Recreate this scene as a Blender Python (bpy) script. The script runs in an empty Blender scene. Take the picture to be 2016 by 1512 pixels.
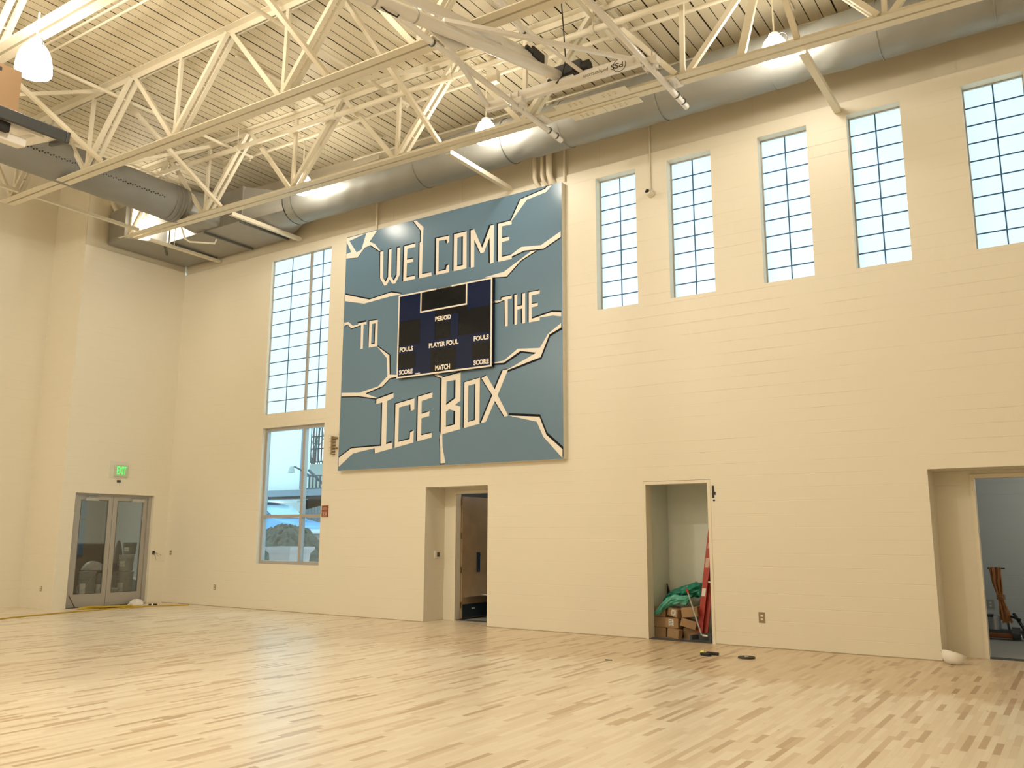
import bpy, bmesh, math, random
from mathutils import Vector, Matrix, noise
random.seed(7)
scene = bpy.context.scene
COL = scene.collection
# ------------------------------------------------------------------ camera
CAM_LOC = Vector((19.626, -13.486, 1.691))
YAW, PITCH, ROLL = math.radians(-33.796), math.radians(10.0486), math.radians(0.1869)
fwd = Vector((math.sin(YAW)*math.cos(PITCH), math.cos(YAW)*math.cos(PITCH), math.sin(PITCH)))
rgt0 = Vector((math.cos(YAW), -math.sin(YAW), 0)); up0 = rgt0.cross(fwd)
rgt = math.cos(ROLL)*rgt0 + math.sin(ROLL)*up0
upv = -math.sin(ROLL)*rgt0 + math.cos(ROLL)*up0
cam = bpy.data.cameras.new('camera'); cam.sensor_width = 36.0; cam.lens = 1680.2/2016*36.0
cam.clip_start = 0.05; cam.clip_end = 300
camo = bpy.data.objects.new('camera', cam); COL.objects.link(camo)
Mx = Matrix((rgt, upv, -fwd)).transposed().to_4x4(); Mx.translation = CAM_LOC
camo.matrix_world = Mx
scene.camera = camo
# ------------------------------------------------------------------ world, exposure
scene.view_settings.view_transform = 'Standard'; scene.view_settings.look = 'None'
scene.view_settings.exposure = 0.12; scene.view_settings.gamma = 1.0
scene.view_settings.use_curve_mapping = False
w = bpy.data.worlds.new('overcast_sky'); scene.world = w; w.use_nodes = True
bg = w.node_tree.nodes['Background']; bg.inputs[0].default_value = (0.56, 0.88, 1.0, 1); bg.inputs[1].default_value = 2.2
# ------------------------------------------------------------------ lamps of the rest of the gym (outside the frame)
LAMP_W = 190.0
LAMP_COL = (1.0, 0.925, 0.79)
def gym_or_fill_light(x, y, z, p=LAMP_W):
    l = bpy.data.lights.new('gym_or_fill_light', 'POINT'); l.energy = p*(1.0 if p != LAMP_W else 3.0 if (y > -12 and x < 12) else 1.9 if (y > -12 and x < 15) else 1.1 if x < 6 else 1.2 if x < 10 else .6 if x < 15 else .22); l.color = LAMP_COL; l.shadow_soft_size = 0.2
    o = bpy.data.objects.new('gym_or_fill_light', l); o.location = (x, y, z); COL.objects.link(o)
for X in (21.6, 26.0): gym_or_fill_light(X, -1.7, 8.7)
for X in (9.4, 13.3, 18.6, 23.9): gym_or_fill_light(X, -9.9, 8.6)
for Y in (-15.2, -21.5):
    for X in (3.0, 8.3, 13.6, 18.9, 24.2): gym_or_fill_light(X, Y, 8.6)
SL = -0.0215                       # fall of the roof along X
gym_or_fill_light(19.5, 2.3, 2.8, 24.0); gym_or_fill_light(-3.2, -1.2, 2.8, 60.0); gym_or_fill_light(9.9, 2.2, 2.8, 13.0)   # unseen fill lights added to brighten the rooms behind the walls
# ------------------------------------------------------------------ mesh helper
class MB:
    def __init__(s): s.v = []; s.f = []; s.m = []
    def add(s, vs, fs, mi=0):
        n = len(s.v); s.v += [Vector(p) for p in vs]; s.f += [[i+n for i in f] for f in fs]; s.m += [mi]*len(fs); return s
    def box(s, x0, x1, y0, y1, z0, z1, mi=0, mat=None):
        vs = [(x0,y0,z0),(x1,y0,z0),(x1,y1,z0),(x0,y1,z0),(x0,y0,z1),(x1,y0,z1),(x1,y1,z1),(x0,y1,z1)]
        if mat: vs = [mat @ Vector(p) for p in vs]
        return s.add(vs, [(0,3,2,1),(4,5,6,7),(0,1,5,4),(1,2,6,5),(2,3,7,6),(3,0,4,7)], mi)
    def bar(s, p, q, a, b, up=(0,0,1), mi=0):          # rectangular bar from p to q, a wide, b tall
        p, q = Vector(p), Vector(q); d = (q-p).normalized(); u = Vector(up)
        if abs(d.dot(u)) > .98: u = Vector((0,1,0)) if abs(d.y) < .9 else Vector((1,0,0))
        r = d.cross(u).normalized()*a/2; t = r.cross(d).normalized()*b/2
        vs = [p-r-t,p+r-t,p+r+t,p-r+t,q-r-t,q+r-t,q+r+t,q-r+t]
        return s.add(vs, [(0,1,2,3),(7,6,5,4),(4,5,1,0),(5,6,2,1),(6,7,3,2),(7,4,0,3)], mi)
    def tube(s, pts, r, n=12, mi=0, caps=True):
        pts = [Vector(p) for p in pts]; rs = r if isinstance(r, (list, tuple)) else [r]*len(pts)
        rings = []; ref = None
        for i, p in enumerate(pts):
            d = (pts[min(i+1,len(pts)-1)] - pts[max(i-1,0)]).normalized()
            if ref is None:
                ref = Vector((0,0,1)) if abs(d.z) < .9 else Vector((1,0,0))
            a = (ref - d*ref.dot(d)).normalized(); b = d.cross(a); ref = a
            rings.append([p + rs[i]*(math.cos(2*math.pi*k/n)*a + math.sin(2*math.pi*k/n)*b) for k in range(n)])
        vs = [v for R in rings for v in R]; fs = []
        for i in range(len(rings)-1):
            for k in range(n):
                k2 = (k+1) % n; fs.append((i*n+k, i*n+k2, (i+1)*n+k2, (i+1)*n+k))
        if caps: fs.append(tuple(range(n-1,-1,-1))); fs.append(tuple((len(rings)-1)*n+k for k in range(n)))
        return s.add(vs, fs, mi)
    def lathe(s, prof, c=(0,0,0), n=24, mi=0, axis='Z', mat=None):
        c = Vector(c); vs = []; fs = []
        for r, h in prof:
            for k in range(n):
                a = 2*math.pi*k/n; p = (r*math.cos(a), r*math.sin(a), h)
                if axis == 'X': p = (p[2], p[0], p[1])
                if axis == 'Y': p = (p[1], p[2], p[0])
                vs.append((mat @ Vector(p)) if mat else c + Vector(p))
        for i in range(len(prof)-1):
            for k in range(n):
                k2 = (k+1) % n; fs.append((i*n+k, i*n+k2, (i+1)*n+k2, (i+1)*n+k))
        return s.add(vs, fs, mi)
    def prism(s, poly, z0, z1, mi=0, mat=None, holes=()):   # XY polygon pulled from z0 to z1
        bm = bmesh.new(); es = []
        for lp in [poly]+list(holes):
            vv = [bm.verts.new((p[0],p[1],0)) for p in lp]
            es += [bm.edges.new((vv[i], vv[(i+1)%len(vv)])) for i in range(len(vv))]
        bmesh.ops.triangle_fill(bm, use_beauty=True, edges=es, use_dissolve=False)
        bm.verts.index_update(); nv = len(bm.verts)
        base = [v.co.copy() for v in bm.verts]
        tris = [[v.index for v in f.verts] for f in bm.faces]
        sid = [(e.verts[0].index, e.verts[1].index) for e in bm.edges if len(e.link_faces) == 1]
        bm.free()
        vs = [Vector((p.x,p.y,z0)) for p in base] + [Vector((p.x,p.y,z1)) for p in base]
        fs = [t[::-1] for t in tris] + [[i+nv for i in t] for t in tris] + [(a,b,b+nv,a+nv) for a,b in sid]
        if mat: vs = [mat @ v for v in vs]
        return s.add(vs, fs, mi)
    def sheet(s, fn, nu, nv, mi=0):
        vs = [fn(i/nu, j/nv) for j in range(nv+1) for i in range(nu+1)]
        fs = [(j*(nu+1)+i, j*(nu+1)+i+1, (j+1)*(nu+1)+i+1, (j+1)*(nu+1)+i) for j in range(nv) for i in range(nu)]
        return s.add(vs, fs, mi)
def make(name, mb, mats, origin=(0,0,0), parent=None, smooth=False, bevel=0):
    org = Vector(origin)
    me = bpy.data.meshes.new(name)
    me.from_pydata([tuple(v-org) for v in mb.v], [], mb.f)
    if not isinstance(mats, (list,tuple)): mats = [mats]
    for m in mats: me.materials.append(m)
    for p, i in zip(me.polygons, mb.m): p.material_index = i; p.use_smooth = smooth
    bm = bmesh.new(); bm.from_mesh(me); bmesh.ops.recalc_face_normals(bm, faces=bm.faces); bm.to_mesh(me); bm.free()
    me.update()
    o = bpy.data.objects.new(name, me); COL.objects.link(o)
    if parent is None: o.location = org
    else: o.parent = parent
    if bevel:
        b = o.modifiers.new('bevel', 'BEVEL'); b.width = bevel; b.segments = 2; b.limit_method = 'ANGLE'
    if smooth:
        try: me.set_sharp_from_angle(angle=math.radians(38))
        except Exception: pass
    return o
def tag(o, label, cat, group=None, kind=None):
    o['label'] = label; o['category'] = cat
    if group: o['group'] = group
    if kind: o['kind'] = kind
    return o
def thing(name, label, cat, loc, group=None):
    o = bpy.data.objects.new(name, None); o.empty_display_size = .1; o.location = loc; COL.objects.link(o)
    return tag(o, label, cat, group)
def part(name, mb, mat, root, label=None, smooth=False, bevel=0, base=None):
    o = make(name, mb, mat, base.location if base else root.location, root, smooth, bevel)
    if label: o['label'] = label
    return o
def sub(name, mb, mat, parent, root, label=None, smooth=False):
    o = make(name, mb, mat, root.location, parent, smooth)
    if label: o['label'] = label
    return o
def solo(name, mb, mat, label, cat, group=None, smooth=False, bevel=0, kind=None):
    xs = [v.x for v in mb.v]; ys = [v.y for v in mb.v]; zs = [v.z for v in mb.v]
    o = make(name, mb, mat, ((min(xs)+max(xs))/2, (min(ys)+max(ys))/2, min(zs)), None, smooth, bevel)
    return tag(o, label, cat, group, kind)
def struct(name, mb, mat, parent=None, smooth=False):
    o = make(name, mb, mat, (0,0,0), parent, smooth)
    if parent is None: o['kind'] = 'structure'
    return o
# ------------------------------------------------------------------ materials
def mat_base(name):
    m = bpy.data.materials.new(name); m.use_nodes = True
    nt = m.node_tree; b = nt.nodes['Principled BSDF']; return m, nt, b
def N(nt, t, **kw):
    n = nt.nodes.new(t)
    for k, v in kw.items(): setattr(n, k, v)
    return n
def mat(name, col, rough=.5, metal=0.0, var=.06, scale=6.0, bump=0.0, bscale=40.0, spec=.5):
    m, nt, b = mat_base(name)
    tc = N(nt, 'ShaderNodeNewGeometry')
    no = N(nt, 'ShaderNodeTexNoise'); no.inputs['Scale'].default_value = scale; no.inputs['Detail'].default_value = 3
    nt.links.new(tc.outputs['Position'], no.inputs['Vector'])
    mx = N(nt, 'ShaderNodeMix', data_type='RGBA')
    mx.inputs[6].default_value = tuple(c*(1-var) for c in col)+(1,); mx.inputs[7].default_value = tuple(min(1,c*(1+var)) for c in col)+(1,)
    nt.links.new(no.outputs['Fac'], mx.inputs[0]); nt.links.new(mx.outputs[2], b.inputs['Base Color'])
    b.inputs['Roughness'].default_value = rough; b.inputs['Metallic'].default_value = metal
    b.inputs['Specular IOR Level'].default_value = spec
    if bump:
        n2 = N(nt, 'ShaderNodeTexNoise'); n2.inputs['Scale'].default_value = bscale
        nt.links.new(tc.outputs['Position'], n2.inputs['Vector'])
        bp = N(nt, 'ShaderNodeBump'); bp.inputs['Strength'].default_value = bump; bp.inputs['Distance'].default_value = .02
        nt.links.new(n2.outputs['Fac'], bp.inputs['Height']); nt.links.new(bp.outputs[0], b.inputs['Normal'])
    return m
def emit(name, col, st, base=None):
    m, nt, b = mat_base(name)
    b.inputs['Base Color'].default_value = tuple(base or col)+(1,)
    b.inputs['Emission Color'].default_value = tuple(col)+(1,); b.inputs['Emission Strength'].default_value = st
    b.inputs['Roughness'].default_value = .4
    return m
PAINT = (0.80, 0.745, 0.62)
def block_mat(name, axis, col=PAINT, rough=.42):
    m, nt, b = mat_base(name)
    g = N(nt, 'ShaderNodeNewGeometry'); sp = N(nt, 'ShaderNodeSeparateXYZ'); nt.links.new(g.outputs['Position'], sp.inputs[0])
    def M(op, a, c=None, d=None):
        n = N(nt, 'ShaderNodeMath', operation=op)
        for i, v in enumerate((a, c, d)):
            if v is None: continue
            if isinstance(v, (int, float)): n.inputs[i].default_value = v
            else: nt.links.new(v, n.inputs[i])
        return n.outputs[0]
    row = M('DIVIDE', sp.outputs[2], .2032); fz = M('FRACT', M('ADD', row, .5))
    jz = M('SUBTRACT', 1.0, M('MINIMUM', M('DIVIDE', M('ABSOLUTE', M('SUBTRACT', fz, .5)), .030), 1.0))
    fx = M('FRACT', M('MULTIPLY_ADD', M('FLOOR', row), .5, M('DIVIDE', sp.outputs[0 if axis == 'X' else 1], .4064)))
    jx = M('MULTIPLY', M('SUBTRACT', 1.0, M('MINIMUM', M('DIVIDE', M('ABSOLUTE', M('SUBTRACT', fx, .5)), .016), 1.0)), .22)
    joint = M('MAXIMUM', jz, jx)
    mpn = N(nt, 'ShaderNodeMapping'); mpn.inputs['Scale'].default_value = (.8,.8,3.0); nt.links.new(g.outputs['Position'], mpn.inputs[0])
    no = N(nt, 'ShaderNodeTexNoise'); no.inputs['Scale'].default_value = 1.1; no.inputs['Detail'].default_value = 5; nt.links.new(mpn.outputs[0], no.inputs['Vector'])
    gate = N(nt, 'ShaderNodeMapRange'); gate.inputs[1].default_value = .40; gate.inputs[2].default_value = .68; nt.links.new(no.outputs['Fac'], gate.inputs[0])
    ml = N(nt, 'ShaderNodeMath', operation='MULTIPLY'); nt.links.new(joint, ml.inputs[0]); nt.links.new(gate.outputs[0], ml.inputs[1])
    fine = N(nt, 'ShaderNodeTexNoise'); fine.inputs['Scale'].default_value = 90; nt.links.new(g.outputs['Position'], fine.inputs['Vector'])
    h = N(nt, 'ShaderNodeMath', operation='MULTIPLY_ADD'); nt.links.new(fine.outputs['Fac'], h.inputs[0]); h.inputs[1].default_value = .10
    inv = N(nt, 'ShaderNodeMath', operation='MULTIPLY'); nt.links.new(ml.outputs[0], inv.inputs[0]); inv.inputs[1].default_value = -1.0
    nt.links.new(inv.outputs[0], h.inputs[2])
    bp = N(nt, 'ShaderNodeBump'); bp.inputs['Strength'].default_value = .5; bp.inputs['Distance'].default_value = .010
    nt.links.new(h.outputs[0], bp.inputs['Height']); nt.links.new(bp.outputs[0], b.inputs['Normal'])
    mx = N(nt, 'ShaderNodeMix', data_type='RGBA'); mx.inputs[6].default_value = tuple(c*.985 for c in col)+(1,); mx.inputs[7].default_value = tuple(min(1,c*1.015) for c in col)+(1,)
    nt.links.new(no.outputs['Fac'], mx.inputs[0]); nt.links.new(mx.outputs[2], b.inputs['Base Color'])
    b.inputs['Roughness'].default_value = rough
    return m
def floor_mat():
    m, nt, b = mat_base('maple_strip_floor')
    g = N(nt, 'ShaderNodeNewGeometry'); sp = N(nt, 'ShaderNodeSeparateXYZ'); nt.links.new(g.outputs['Position'], sp.inputs[0])
    def M(op, a, c=None, d=None):
        n = N(nt, 'ShaderNodeMath', operation=op)
        for i, v in enumerate((a, c, d)):
            if v is None: continue
            if isinstance(v, (int, float)): n.inputs[i].default_value = v
            else: nt.links.new(v, n.inputs[i])
        return n.outputs[0]
    row = M('FLOOR', M('DIVIDE', sp.outputs[0], .057))
    wn = N(nt, 'ShaderNodeTexWhiteNoise', noise_dimensions='1D'); nt.links.new(row, wn.inputs['W'])
    off = M('MULTIPLY', wn.outputs['Value'], 7.0)
    ln = M('MULTIPLY_ADD', wn.outputs['Value'], .40, .34)
    yy = M('DIVIDE', M('ADD', sp.outputs[1], off), ln)
    cell = M('FLOOR', yy)
    cb = N(nt, 'ShaderNodeCombineXYZ'); nt.links.new(row, cb.inputs[0]); nt.links.new(cell, cb.inputs[1])
    w2 = N(nt, 'ShaderNodeTexWhiteNoise', noise_dimensions='2D'); nt.links.new(cb.outputs[0], w2.inputs['Vector'])
    cr = N(nt, 'ShaderNodeValToRGB'); nt.links.new(w2.outputs['Value'], cr.inputs[0])
    e = cr.color_ramp.elements
    e[0].position = 0; e[0].color = (.50,.35,.21,1); e[1].position = 1; e[1].color = (.93,.84,.68,1)
    for pos, c in ((.05,(.56,.40,.25,1)),(.12,(.70,.55,.39,1)),(.24,(.82,.69,.52,1)),(.60,(.88,.77,.60,1))):
        x = e.new(pos); x.color = c
    # grain, stretched along the strips
    mp = N(nt, 'ShaderNodeMapping'); mp.inputs['Scale'].default_value = (60, 2.2, 1); nt.links.new(g.outputs['Position'], mp.inputs[0])
    gr = N(nt, 'ShaderNodeTexNoise'); gr.inputs['Scale'].default_value = 1; gr.inputs['Detail'].default_value = 4; nt.links.new(mp.outputs[0], gr.inputs['Vector'])
    mx = N(nt, 'ShaderNodeMix', data_type='RGBA', blend_type='MULTIPLY'); mx.inputs[0].default_value = .16
    nt.links.new(cr.outputs[0], mx.inputs[6]); nt.links.new(gr.outputs['Fac'], mx.inputs[7])
    # knots and mineral flecks
    mk = N(nt, 'ShaderNodeMapping'); mk.inputs['Scale'].default_value = (22, 5.0, 1); nt.links.new(g.outputs['Position'], mk.inputs[0])
    kn = N(nt, 'ShaderNodeTexNoise'); kn.inputs['Scale'].default_value = 1; kn.inputs['Detail'].default_value = 1; nt.links.new(mk.outputs[0], kn.inputs['Vector'])
    kr = N(nt, 'ShaderNodeMapRange'); kr.inputs[1].default_value = .735; kr.inputs[2].default_value = .80; nt.links.new(kn.outputs['Fac'], kr.inputs[0])
    mkx = N(nt, 'ShaderNodeMix', data_type='RGBA'); nt.links.new(M('MULTIPLY', kr.outputs[0], .6), mkx.inputs[0]); nt.links.new(mx.outputs[2], mkx.inputs[6]); mkx.inputs[7].default_value = (.40,.26,.13,1)
    mx = mkx
    # joints
    fx = M('FRACT', M('DIVIDE', sp.outputs[0], .057)); jx = M('LESS_THAN', fx, .022)
    fy = M('FRACT', yy); jy = M('LESS_THAN', fy, .004)
    j = M('MAXIMUM', jx, jy)
    m2 = N(nt, 'ShaderNodeMix', data_type='RGBA'); nt.links.new(M('MULTIPLY', j, .45), m2.inputs[0])
    nt.links.new(mx.outputs[2], m2.inputs[6]); m2.inputs[7].default_value = (.40,.26,.14,1)
    # sanding dust, large soft patches
    n3 = N(nt, 'ShaderNodeTexNoise'); n3.inputs['Scale'].default_value = .35; nt.links.new(g.outputs['Position'], n3.inputs['Vector'])
    m3 = N(nt, 'ShaderNodeMix', data_type='RGBA'); nt.links.new(M('MULTIPLY', n3.outputs['Fac'], .30), m3.inputs[0])
    nt.links.new(m2.outputs[2], m3.inputs[6]); m3.inputs[7].default_value = (.90,.81,.66,1)
    # border not sanded yet along the sign wall, ragged strip by strip
    n5 = N(nt, 'ShaderNodeTexNoise'); n5.inputs['Scale'].default_value = .55; nt.links.new(g.outputs['Position'], n5.inputs['Vector'])
    edge = M('ADD', M('ADD', sp.outputs[1], 2.95), M('ADD', M('MULTIPLY_ADD', n5.outputs['Fac'], 1.6, -.8), M('MULTIPLY_ADD', wn.outputs['Value'], .5, -.25)))
    er = N(nt, 'ShaderNodeMapRange'); er.inputs[1].default_value = -.05; er.inputs[2].default_value = .20; nt.links.new(edge, er.inputs[0])
    xr = N(nt, 'ShaderNodeMapRange'); xr.inputs[1].default_value = 6.0; xr.inputs[2].default_value = 13.0; nt.links.new(sp.outputs[0], xr.inputs[0])
    m6 = N(nt, 'ShaderNodeMix', data_type='RGBA', blend_type='MULTIPLY'); nt.links.new(M('MULTIPLY', er.outputs[0], xr.outputs[0]), m6.inputs[0])
    nt.links.new(m3.outputs[2], m6.inputs[6]); m6.inputs[7].default_value = (.84,.76,.66,1)
    nt.links.new(m6.outputs[2], b.inputs['Base Color'])
    b.inputs['Roughness'].default_value = .32; b.inputs['Specular IOR Level'].default_value = .45
    return m
def glass_mat(name, tint=(.93,.98,1.0), refl=.07):
    m = bpy.data.materials.new(name); m.use_nodes = True; nt = m.node_tree; nt.nodes.clear()
    o = N(nt, 'ShaderNodeOutputMaterial'); t = N(nt, 'ShaderNodeBsdfTransparent'); t.inputs[0].default_value = tint+(1,)
    gl = N(nt, 'ShaderNodeBsdfGlossy'); gl.inputs['Roughness'].default_value = .02
    mx = N(nt, 'ShaderNodeMixShader'); mx.inputs[0].default_value = refl; nt.links.new(t.outputs[0], mx.inputs[1]); nt.links.new(gl.outputs[0], mx.inputs[2])
    nt.links.new(mx.outputs[0], o.inputs[0]); return m
M_BLKX = block_mat('painted_block_x', 'X'); M_BLKY = block_mat('painted_block_y', 'Y')
M_UPPER = mat('upper_wall_tone', (.66,.60,.475), .5, var=.02, scale=.8)  # plain wall above the ledge, toned darker than the blocks below
M_FLOOR = floor_mat()
M_STEEL = mat('cream_painted_steel', (.80,.735,.59), .45, var=.03, scale=3)
M_DECK = mat('cream_painted_deck', (.75,.665,.49), .5, var=.05, scale=1.5)
M_SLOT = mat('dark_deck_slot', (.10,.075,.04), .9)
M_WHITE = mat('white_enamel_steel', (.86,.83,.79), .25, var=.02)
M_DUCT = mat('grey_duct', (.31,.315,.295), .48, metal=.35, var=.08, scale=2.5, bump=.25, bscale=5.0)
M_FABRIC = mat('grey_duct_sock', (.27,.27,.255), .55, var=.06, scale=3, bump=.2, bscale=3)
M_PLEN = mat('sheet_metal_grey', (.34,.335,.31), .42, metal=.35, var=.06)
M_SEAM = mat('seam_dark', (.12,.12,.11), .6)
M_BLACK = mat('black_rubber', (.012,.012,.013), .5)
M_DARK = mat('dark_grey_plastic', (.06,.065,.07), .45)
M_LAMP = emit('lit_lamp_refractor', (1.0,.92,.78), 36.0)
M_FRAME = mat('window_frame_grey', (.46,.43,.40), .4, metal=.3)
M_ALU = mat('door_aluminium', (.42,.40,.365), .42, metal=.25, var=.03)
M_KAL = emit('backlit_window_panel', (.70,.955,1.0), .90, (.22,.28,.30))
M_MUNT = mat('window_grid_blue', (.02,.10,.26), .5)
M_GLASS = glass_mat('window_glass'); M_DGLASS = glass_mat('door_glass', (.86,.86,.84))
M_SIGNB = mat('mural_blue', (.132,.228,.325), .24, var=.035, scale=1.2)
M_SIGNW = mat('mural_white', (.86,.80,.72), .35, var=.02)
M_SIGNK = mat('mural_black', (.010,.013,.018), .7, spec=.15)
M_SIGNEDGE = mat('panel_edge_cream', (.78,.73,.62), .5)
M_SBK = mat('scoreboard_black', (.008,.009,.011), .14, spec=.28); M_SBN = mat('scoreboard_navy', (.006,.014,.055), .15, spec=.28)
M_WOOD = mat('door_oak', (.42,.29,.165), .45, var=.18, scale=4)
M_BRASS = mat('hinge_bronze', (.22,.15,.07), .4, metal=.6)
M_KICK = mat('kick_plate_blue_grey', (.035,.055,.085), .4, metal=.2)
M_CARD = mat('cardboard', (.38,.24,.125), .8, var=.12, scale=5)
M_TAPE = mat('brown_tape', (.36,.22,.12), .35)
M_PAPER = mat('white_label', (.8,.78,.72), .6)
M_INK = mat('printed_ink', (.05,.05,.05), .7)
M_GREEN = mat('green_plastic_sheet', (.015,.24,.17), .3, var=.25, scale=9)
M_GREENL = mat('pale_green_plastic_film', (.10,.44,.35), .22, var=.25, scale=9)
M_RED = mat('red_fibreglass', (.42,.035,.018), .4, var=.15, scale=8)
M_ORANGE = mat('orange_cord', (.42,.17,.05), .55, var=.2, scale=20)
M_YELLOW = mat('yellow_cord', (.50,.34,.02), .5, var=.15, scale=12)
M_SILVER = mat('galvanised_silver', (.5,.5,.5), .3, metal=.8)
M_GREYP = mat('grey_plastic', (.22,.24,.24), .5, var=.2, scale=14)
M_GREYL = mat('pale_grey_plastic', (.42,.43,.40), .5, var=.2, scale=14)
M_BROWN = mat('brown_board', (.075,.04,.022), .7, var=.2)
M_TAN = mat('outlet_tan', (.30,.23,.13), .5)
M_CREAMP = mat('cream_plastic', (.78,.72,.60), .4)
M_RUST = mat('rust_orange_paint', (.24,.075,.02), .6, var=.2, scale=20)
M_HAT = mat('hard_hat_white', (.88,.86,.80), .3)
M_CARD2 = mat('dark_cardboard', (.17,.10,.045), .8, var=.08, scale=4)
M_CLOTH = mat('white_rag', (.75,.73,.70), .9, bump=.5, bscale=30)
M_GLOW = emit('exit_green', (.06,.95,.16), .95)
M_EXITP = mat('exit_plate', (.72,.70,.60), .5)
M_ROOMW = mat('side_room_wall', (.62,.64,.60), .6, var=.03); M_CLOS = mat('closet_wall', (.80,.83,.74), .6, var=.03)
M_CONC = mat('concrete_floor', (.42,.40,.37), .55, var=.1)
M_SNOW = mat('snow', (.85,.88,.92), .8, var=.08, scale=3, bump=.4, bscale=8)
M_DIRT = mat('dirt', (.105,.085,.062), .95, var=.6, scale=5, bump=1.0, bscale=10)
M_BRICKW = block_mat('white_painted_brick', 'X', (.84,.84,.80), .7)
M_BEAM = mat('canopy_grey_blue', (.20,.24,.28), .5)
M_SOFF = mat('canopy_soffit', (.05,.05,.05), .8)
M_PLANTER = mat('concrete_planter', (.42,.31,.28), .8, var=.1)
M_CARP = mat('car_blue_paint', (.16,.36,.62), .25)
M_CGLASS = mat('car_glass', (.30,.45,.52), .1)
M_RAIL = mat('dark_rail', (.05,.06,.07), .5)
M_FENCE = mat('weathered_fence', (.22,.22,.21), .8, var=.2)
M_NOTICE = mat('brown_red_notice', (.26,.065,.03), .5)
M_LOGO = mat('logo_ink', (.03,.03,.035), .5)
M_TREE = mat('bare_shrub', (.12,.13,.12), .9, var=.4)

# ================================================================== SETTING
def wall_panel(mb, P, a0, a1, z0, z1, holes):      # P(a, depth, z) -> point; holes (a0,a1,z0,z1,depth)
    A = sorted({a0, a1, *[h[0] for h in holes], *[h[1] for h in holes]}); Z = sorted({z0, z1, *[h[2] for h in holes], *[h[3] for h in holes]})
    for i in range(len(A)-1):
        for j in range(len(Z)-1):
            ca, cz = (A[i]+A[i+1])/2, (Z[j]+Z[j+1])/2
            if any(h[0] < ca < h[1] and h[2] < cz < h[3] for h in holes): continue
            mb.add([P(A[i],0,Z[j]), P(A[i+1],0,Z[j]), P(A[i+1],0,Z[j+1]), P(A[i],0,Z[j+1])], [(0,1,2,3)])
    for a, b, c, e, d in holes:
        mb.add([P(a,0,c),P(a,d,c),P(a,d,e),P(a,0,e)], [(0,1,2,3)]); mb.add([P(b,0,c),P(b,d,c),P(b,d,e),P(b,0,e)], [(0,1,2,3)])
        mb.add([P(a,0,e),P(a,d,e),P(b,d,e),P(b,0,e)], [(0,1,2,3)])
        if c > 0.01: mb.add([P(a,0,c),P(a,d,c),P(b,d,c),P(b,0,c)], [(0,1,2,3)])
XR, YF = 28.0, -25.0
# floor of the gym and of the side rooms
f = MB(); f.add([(-1.6,YF,0),(XR,YF,0),(XR,0.64,0),(-1.6,0.64,0)], [(0,1,2,3)]); struct('floor', f, M_FLOOR)
f = MB(); f.box(-6.0,-0.12,-3.0,3.0,-.06,-.004); f.box(7.6,11.2,.64,5.0,-.06,-.004); f.box(16.0,22.5,.64,4.6,-.06,-.004); f.box(13.0,15.4,.30,1.2,-.06,.001)
struct('floor_side_rooms', f, M_CONC)
WIN = [(12.478,13.300,5.765,8.318),(13.918,14.733,5.765,8.318),(15.560,16.370,5.765,8.318),(16.994,17.787,5.765,8.318),(18.633,19.430,5.765,8.318)]
TALL = (3.47,5.527,4.504,8.327); LOW = (3.47,5.527,1.023,4.173)
ZC = 8.545
holes = [w_+(.23,) for w_ in WIN] + [TALL+(.13,), LOW+(.16,), (8.508,10.046,0,2.642,.63), (13.303,14.510,0,2.605,.30), (17.759,19.8,0,2.642,.63)]
m = MB(); wall_panel(m, lambda a,d,z: (a,d,z), 0, XR, 0, ZC, holes)
# back faces of the recesses, with the door holes in them
wall_panel(m, lambda a,d,z: (a,.63+d,z), 8.508, 10.046, 0, 2.642, [(8.78,9.80,0,2.57,.14)])
wall_panel(m, lambda a,d,z: (a,.63+d,z), 17.759, 19.8, 0, 2.642, [(18.24,19.32,0,2.57,.14)])
struct('wall_back', m, M_BLKX)
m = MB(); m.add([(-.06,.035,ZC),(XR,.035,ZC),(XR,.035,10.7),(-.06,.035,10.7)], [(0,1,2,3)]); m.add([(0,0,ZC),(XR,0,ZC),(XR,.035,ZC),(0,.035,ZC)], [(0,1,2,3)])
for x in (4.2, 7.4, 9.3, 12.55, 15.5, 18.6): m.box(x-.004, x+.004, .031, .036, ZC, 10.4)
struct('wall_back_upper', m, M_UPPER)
ZL = 8.62
m = MB(); wall_panel(m, lambda a,d,z: (-d,a,z), -2.78, 0, 0, ZL, [(-2.463,-.423,0,2.642,.15)])
struct('wall_left', m, M_BLKY)
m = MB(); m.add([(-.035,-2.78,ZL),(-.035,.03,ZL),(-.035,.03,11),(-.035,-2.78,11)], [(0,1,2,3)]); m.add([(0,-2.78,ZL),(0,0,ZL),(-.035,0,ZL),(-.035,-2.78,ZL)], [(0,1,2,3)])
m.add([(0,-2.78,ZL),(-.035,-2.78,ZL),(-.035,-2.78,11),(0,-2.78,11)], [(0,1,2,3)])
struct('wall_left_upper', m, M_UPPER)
XD = -1.42
m = MB(); m.add([(XD,-2.78,0),(0,-2.78,0),(0,-2.78,ZL),(XD,-2.78,ZL)], [(0,1,2,3)]); m.add([(XD-.06,-2.775,ZL-.01),(-.02,-2.775,ZL-.01),(-.02,-2.775,11),(XD-.06,-2.775,11)], [(0,1,2,3)])
struct('wall_left_return', m, M_BLKX)
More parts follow.
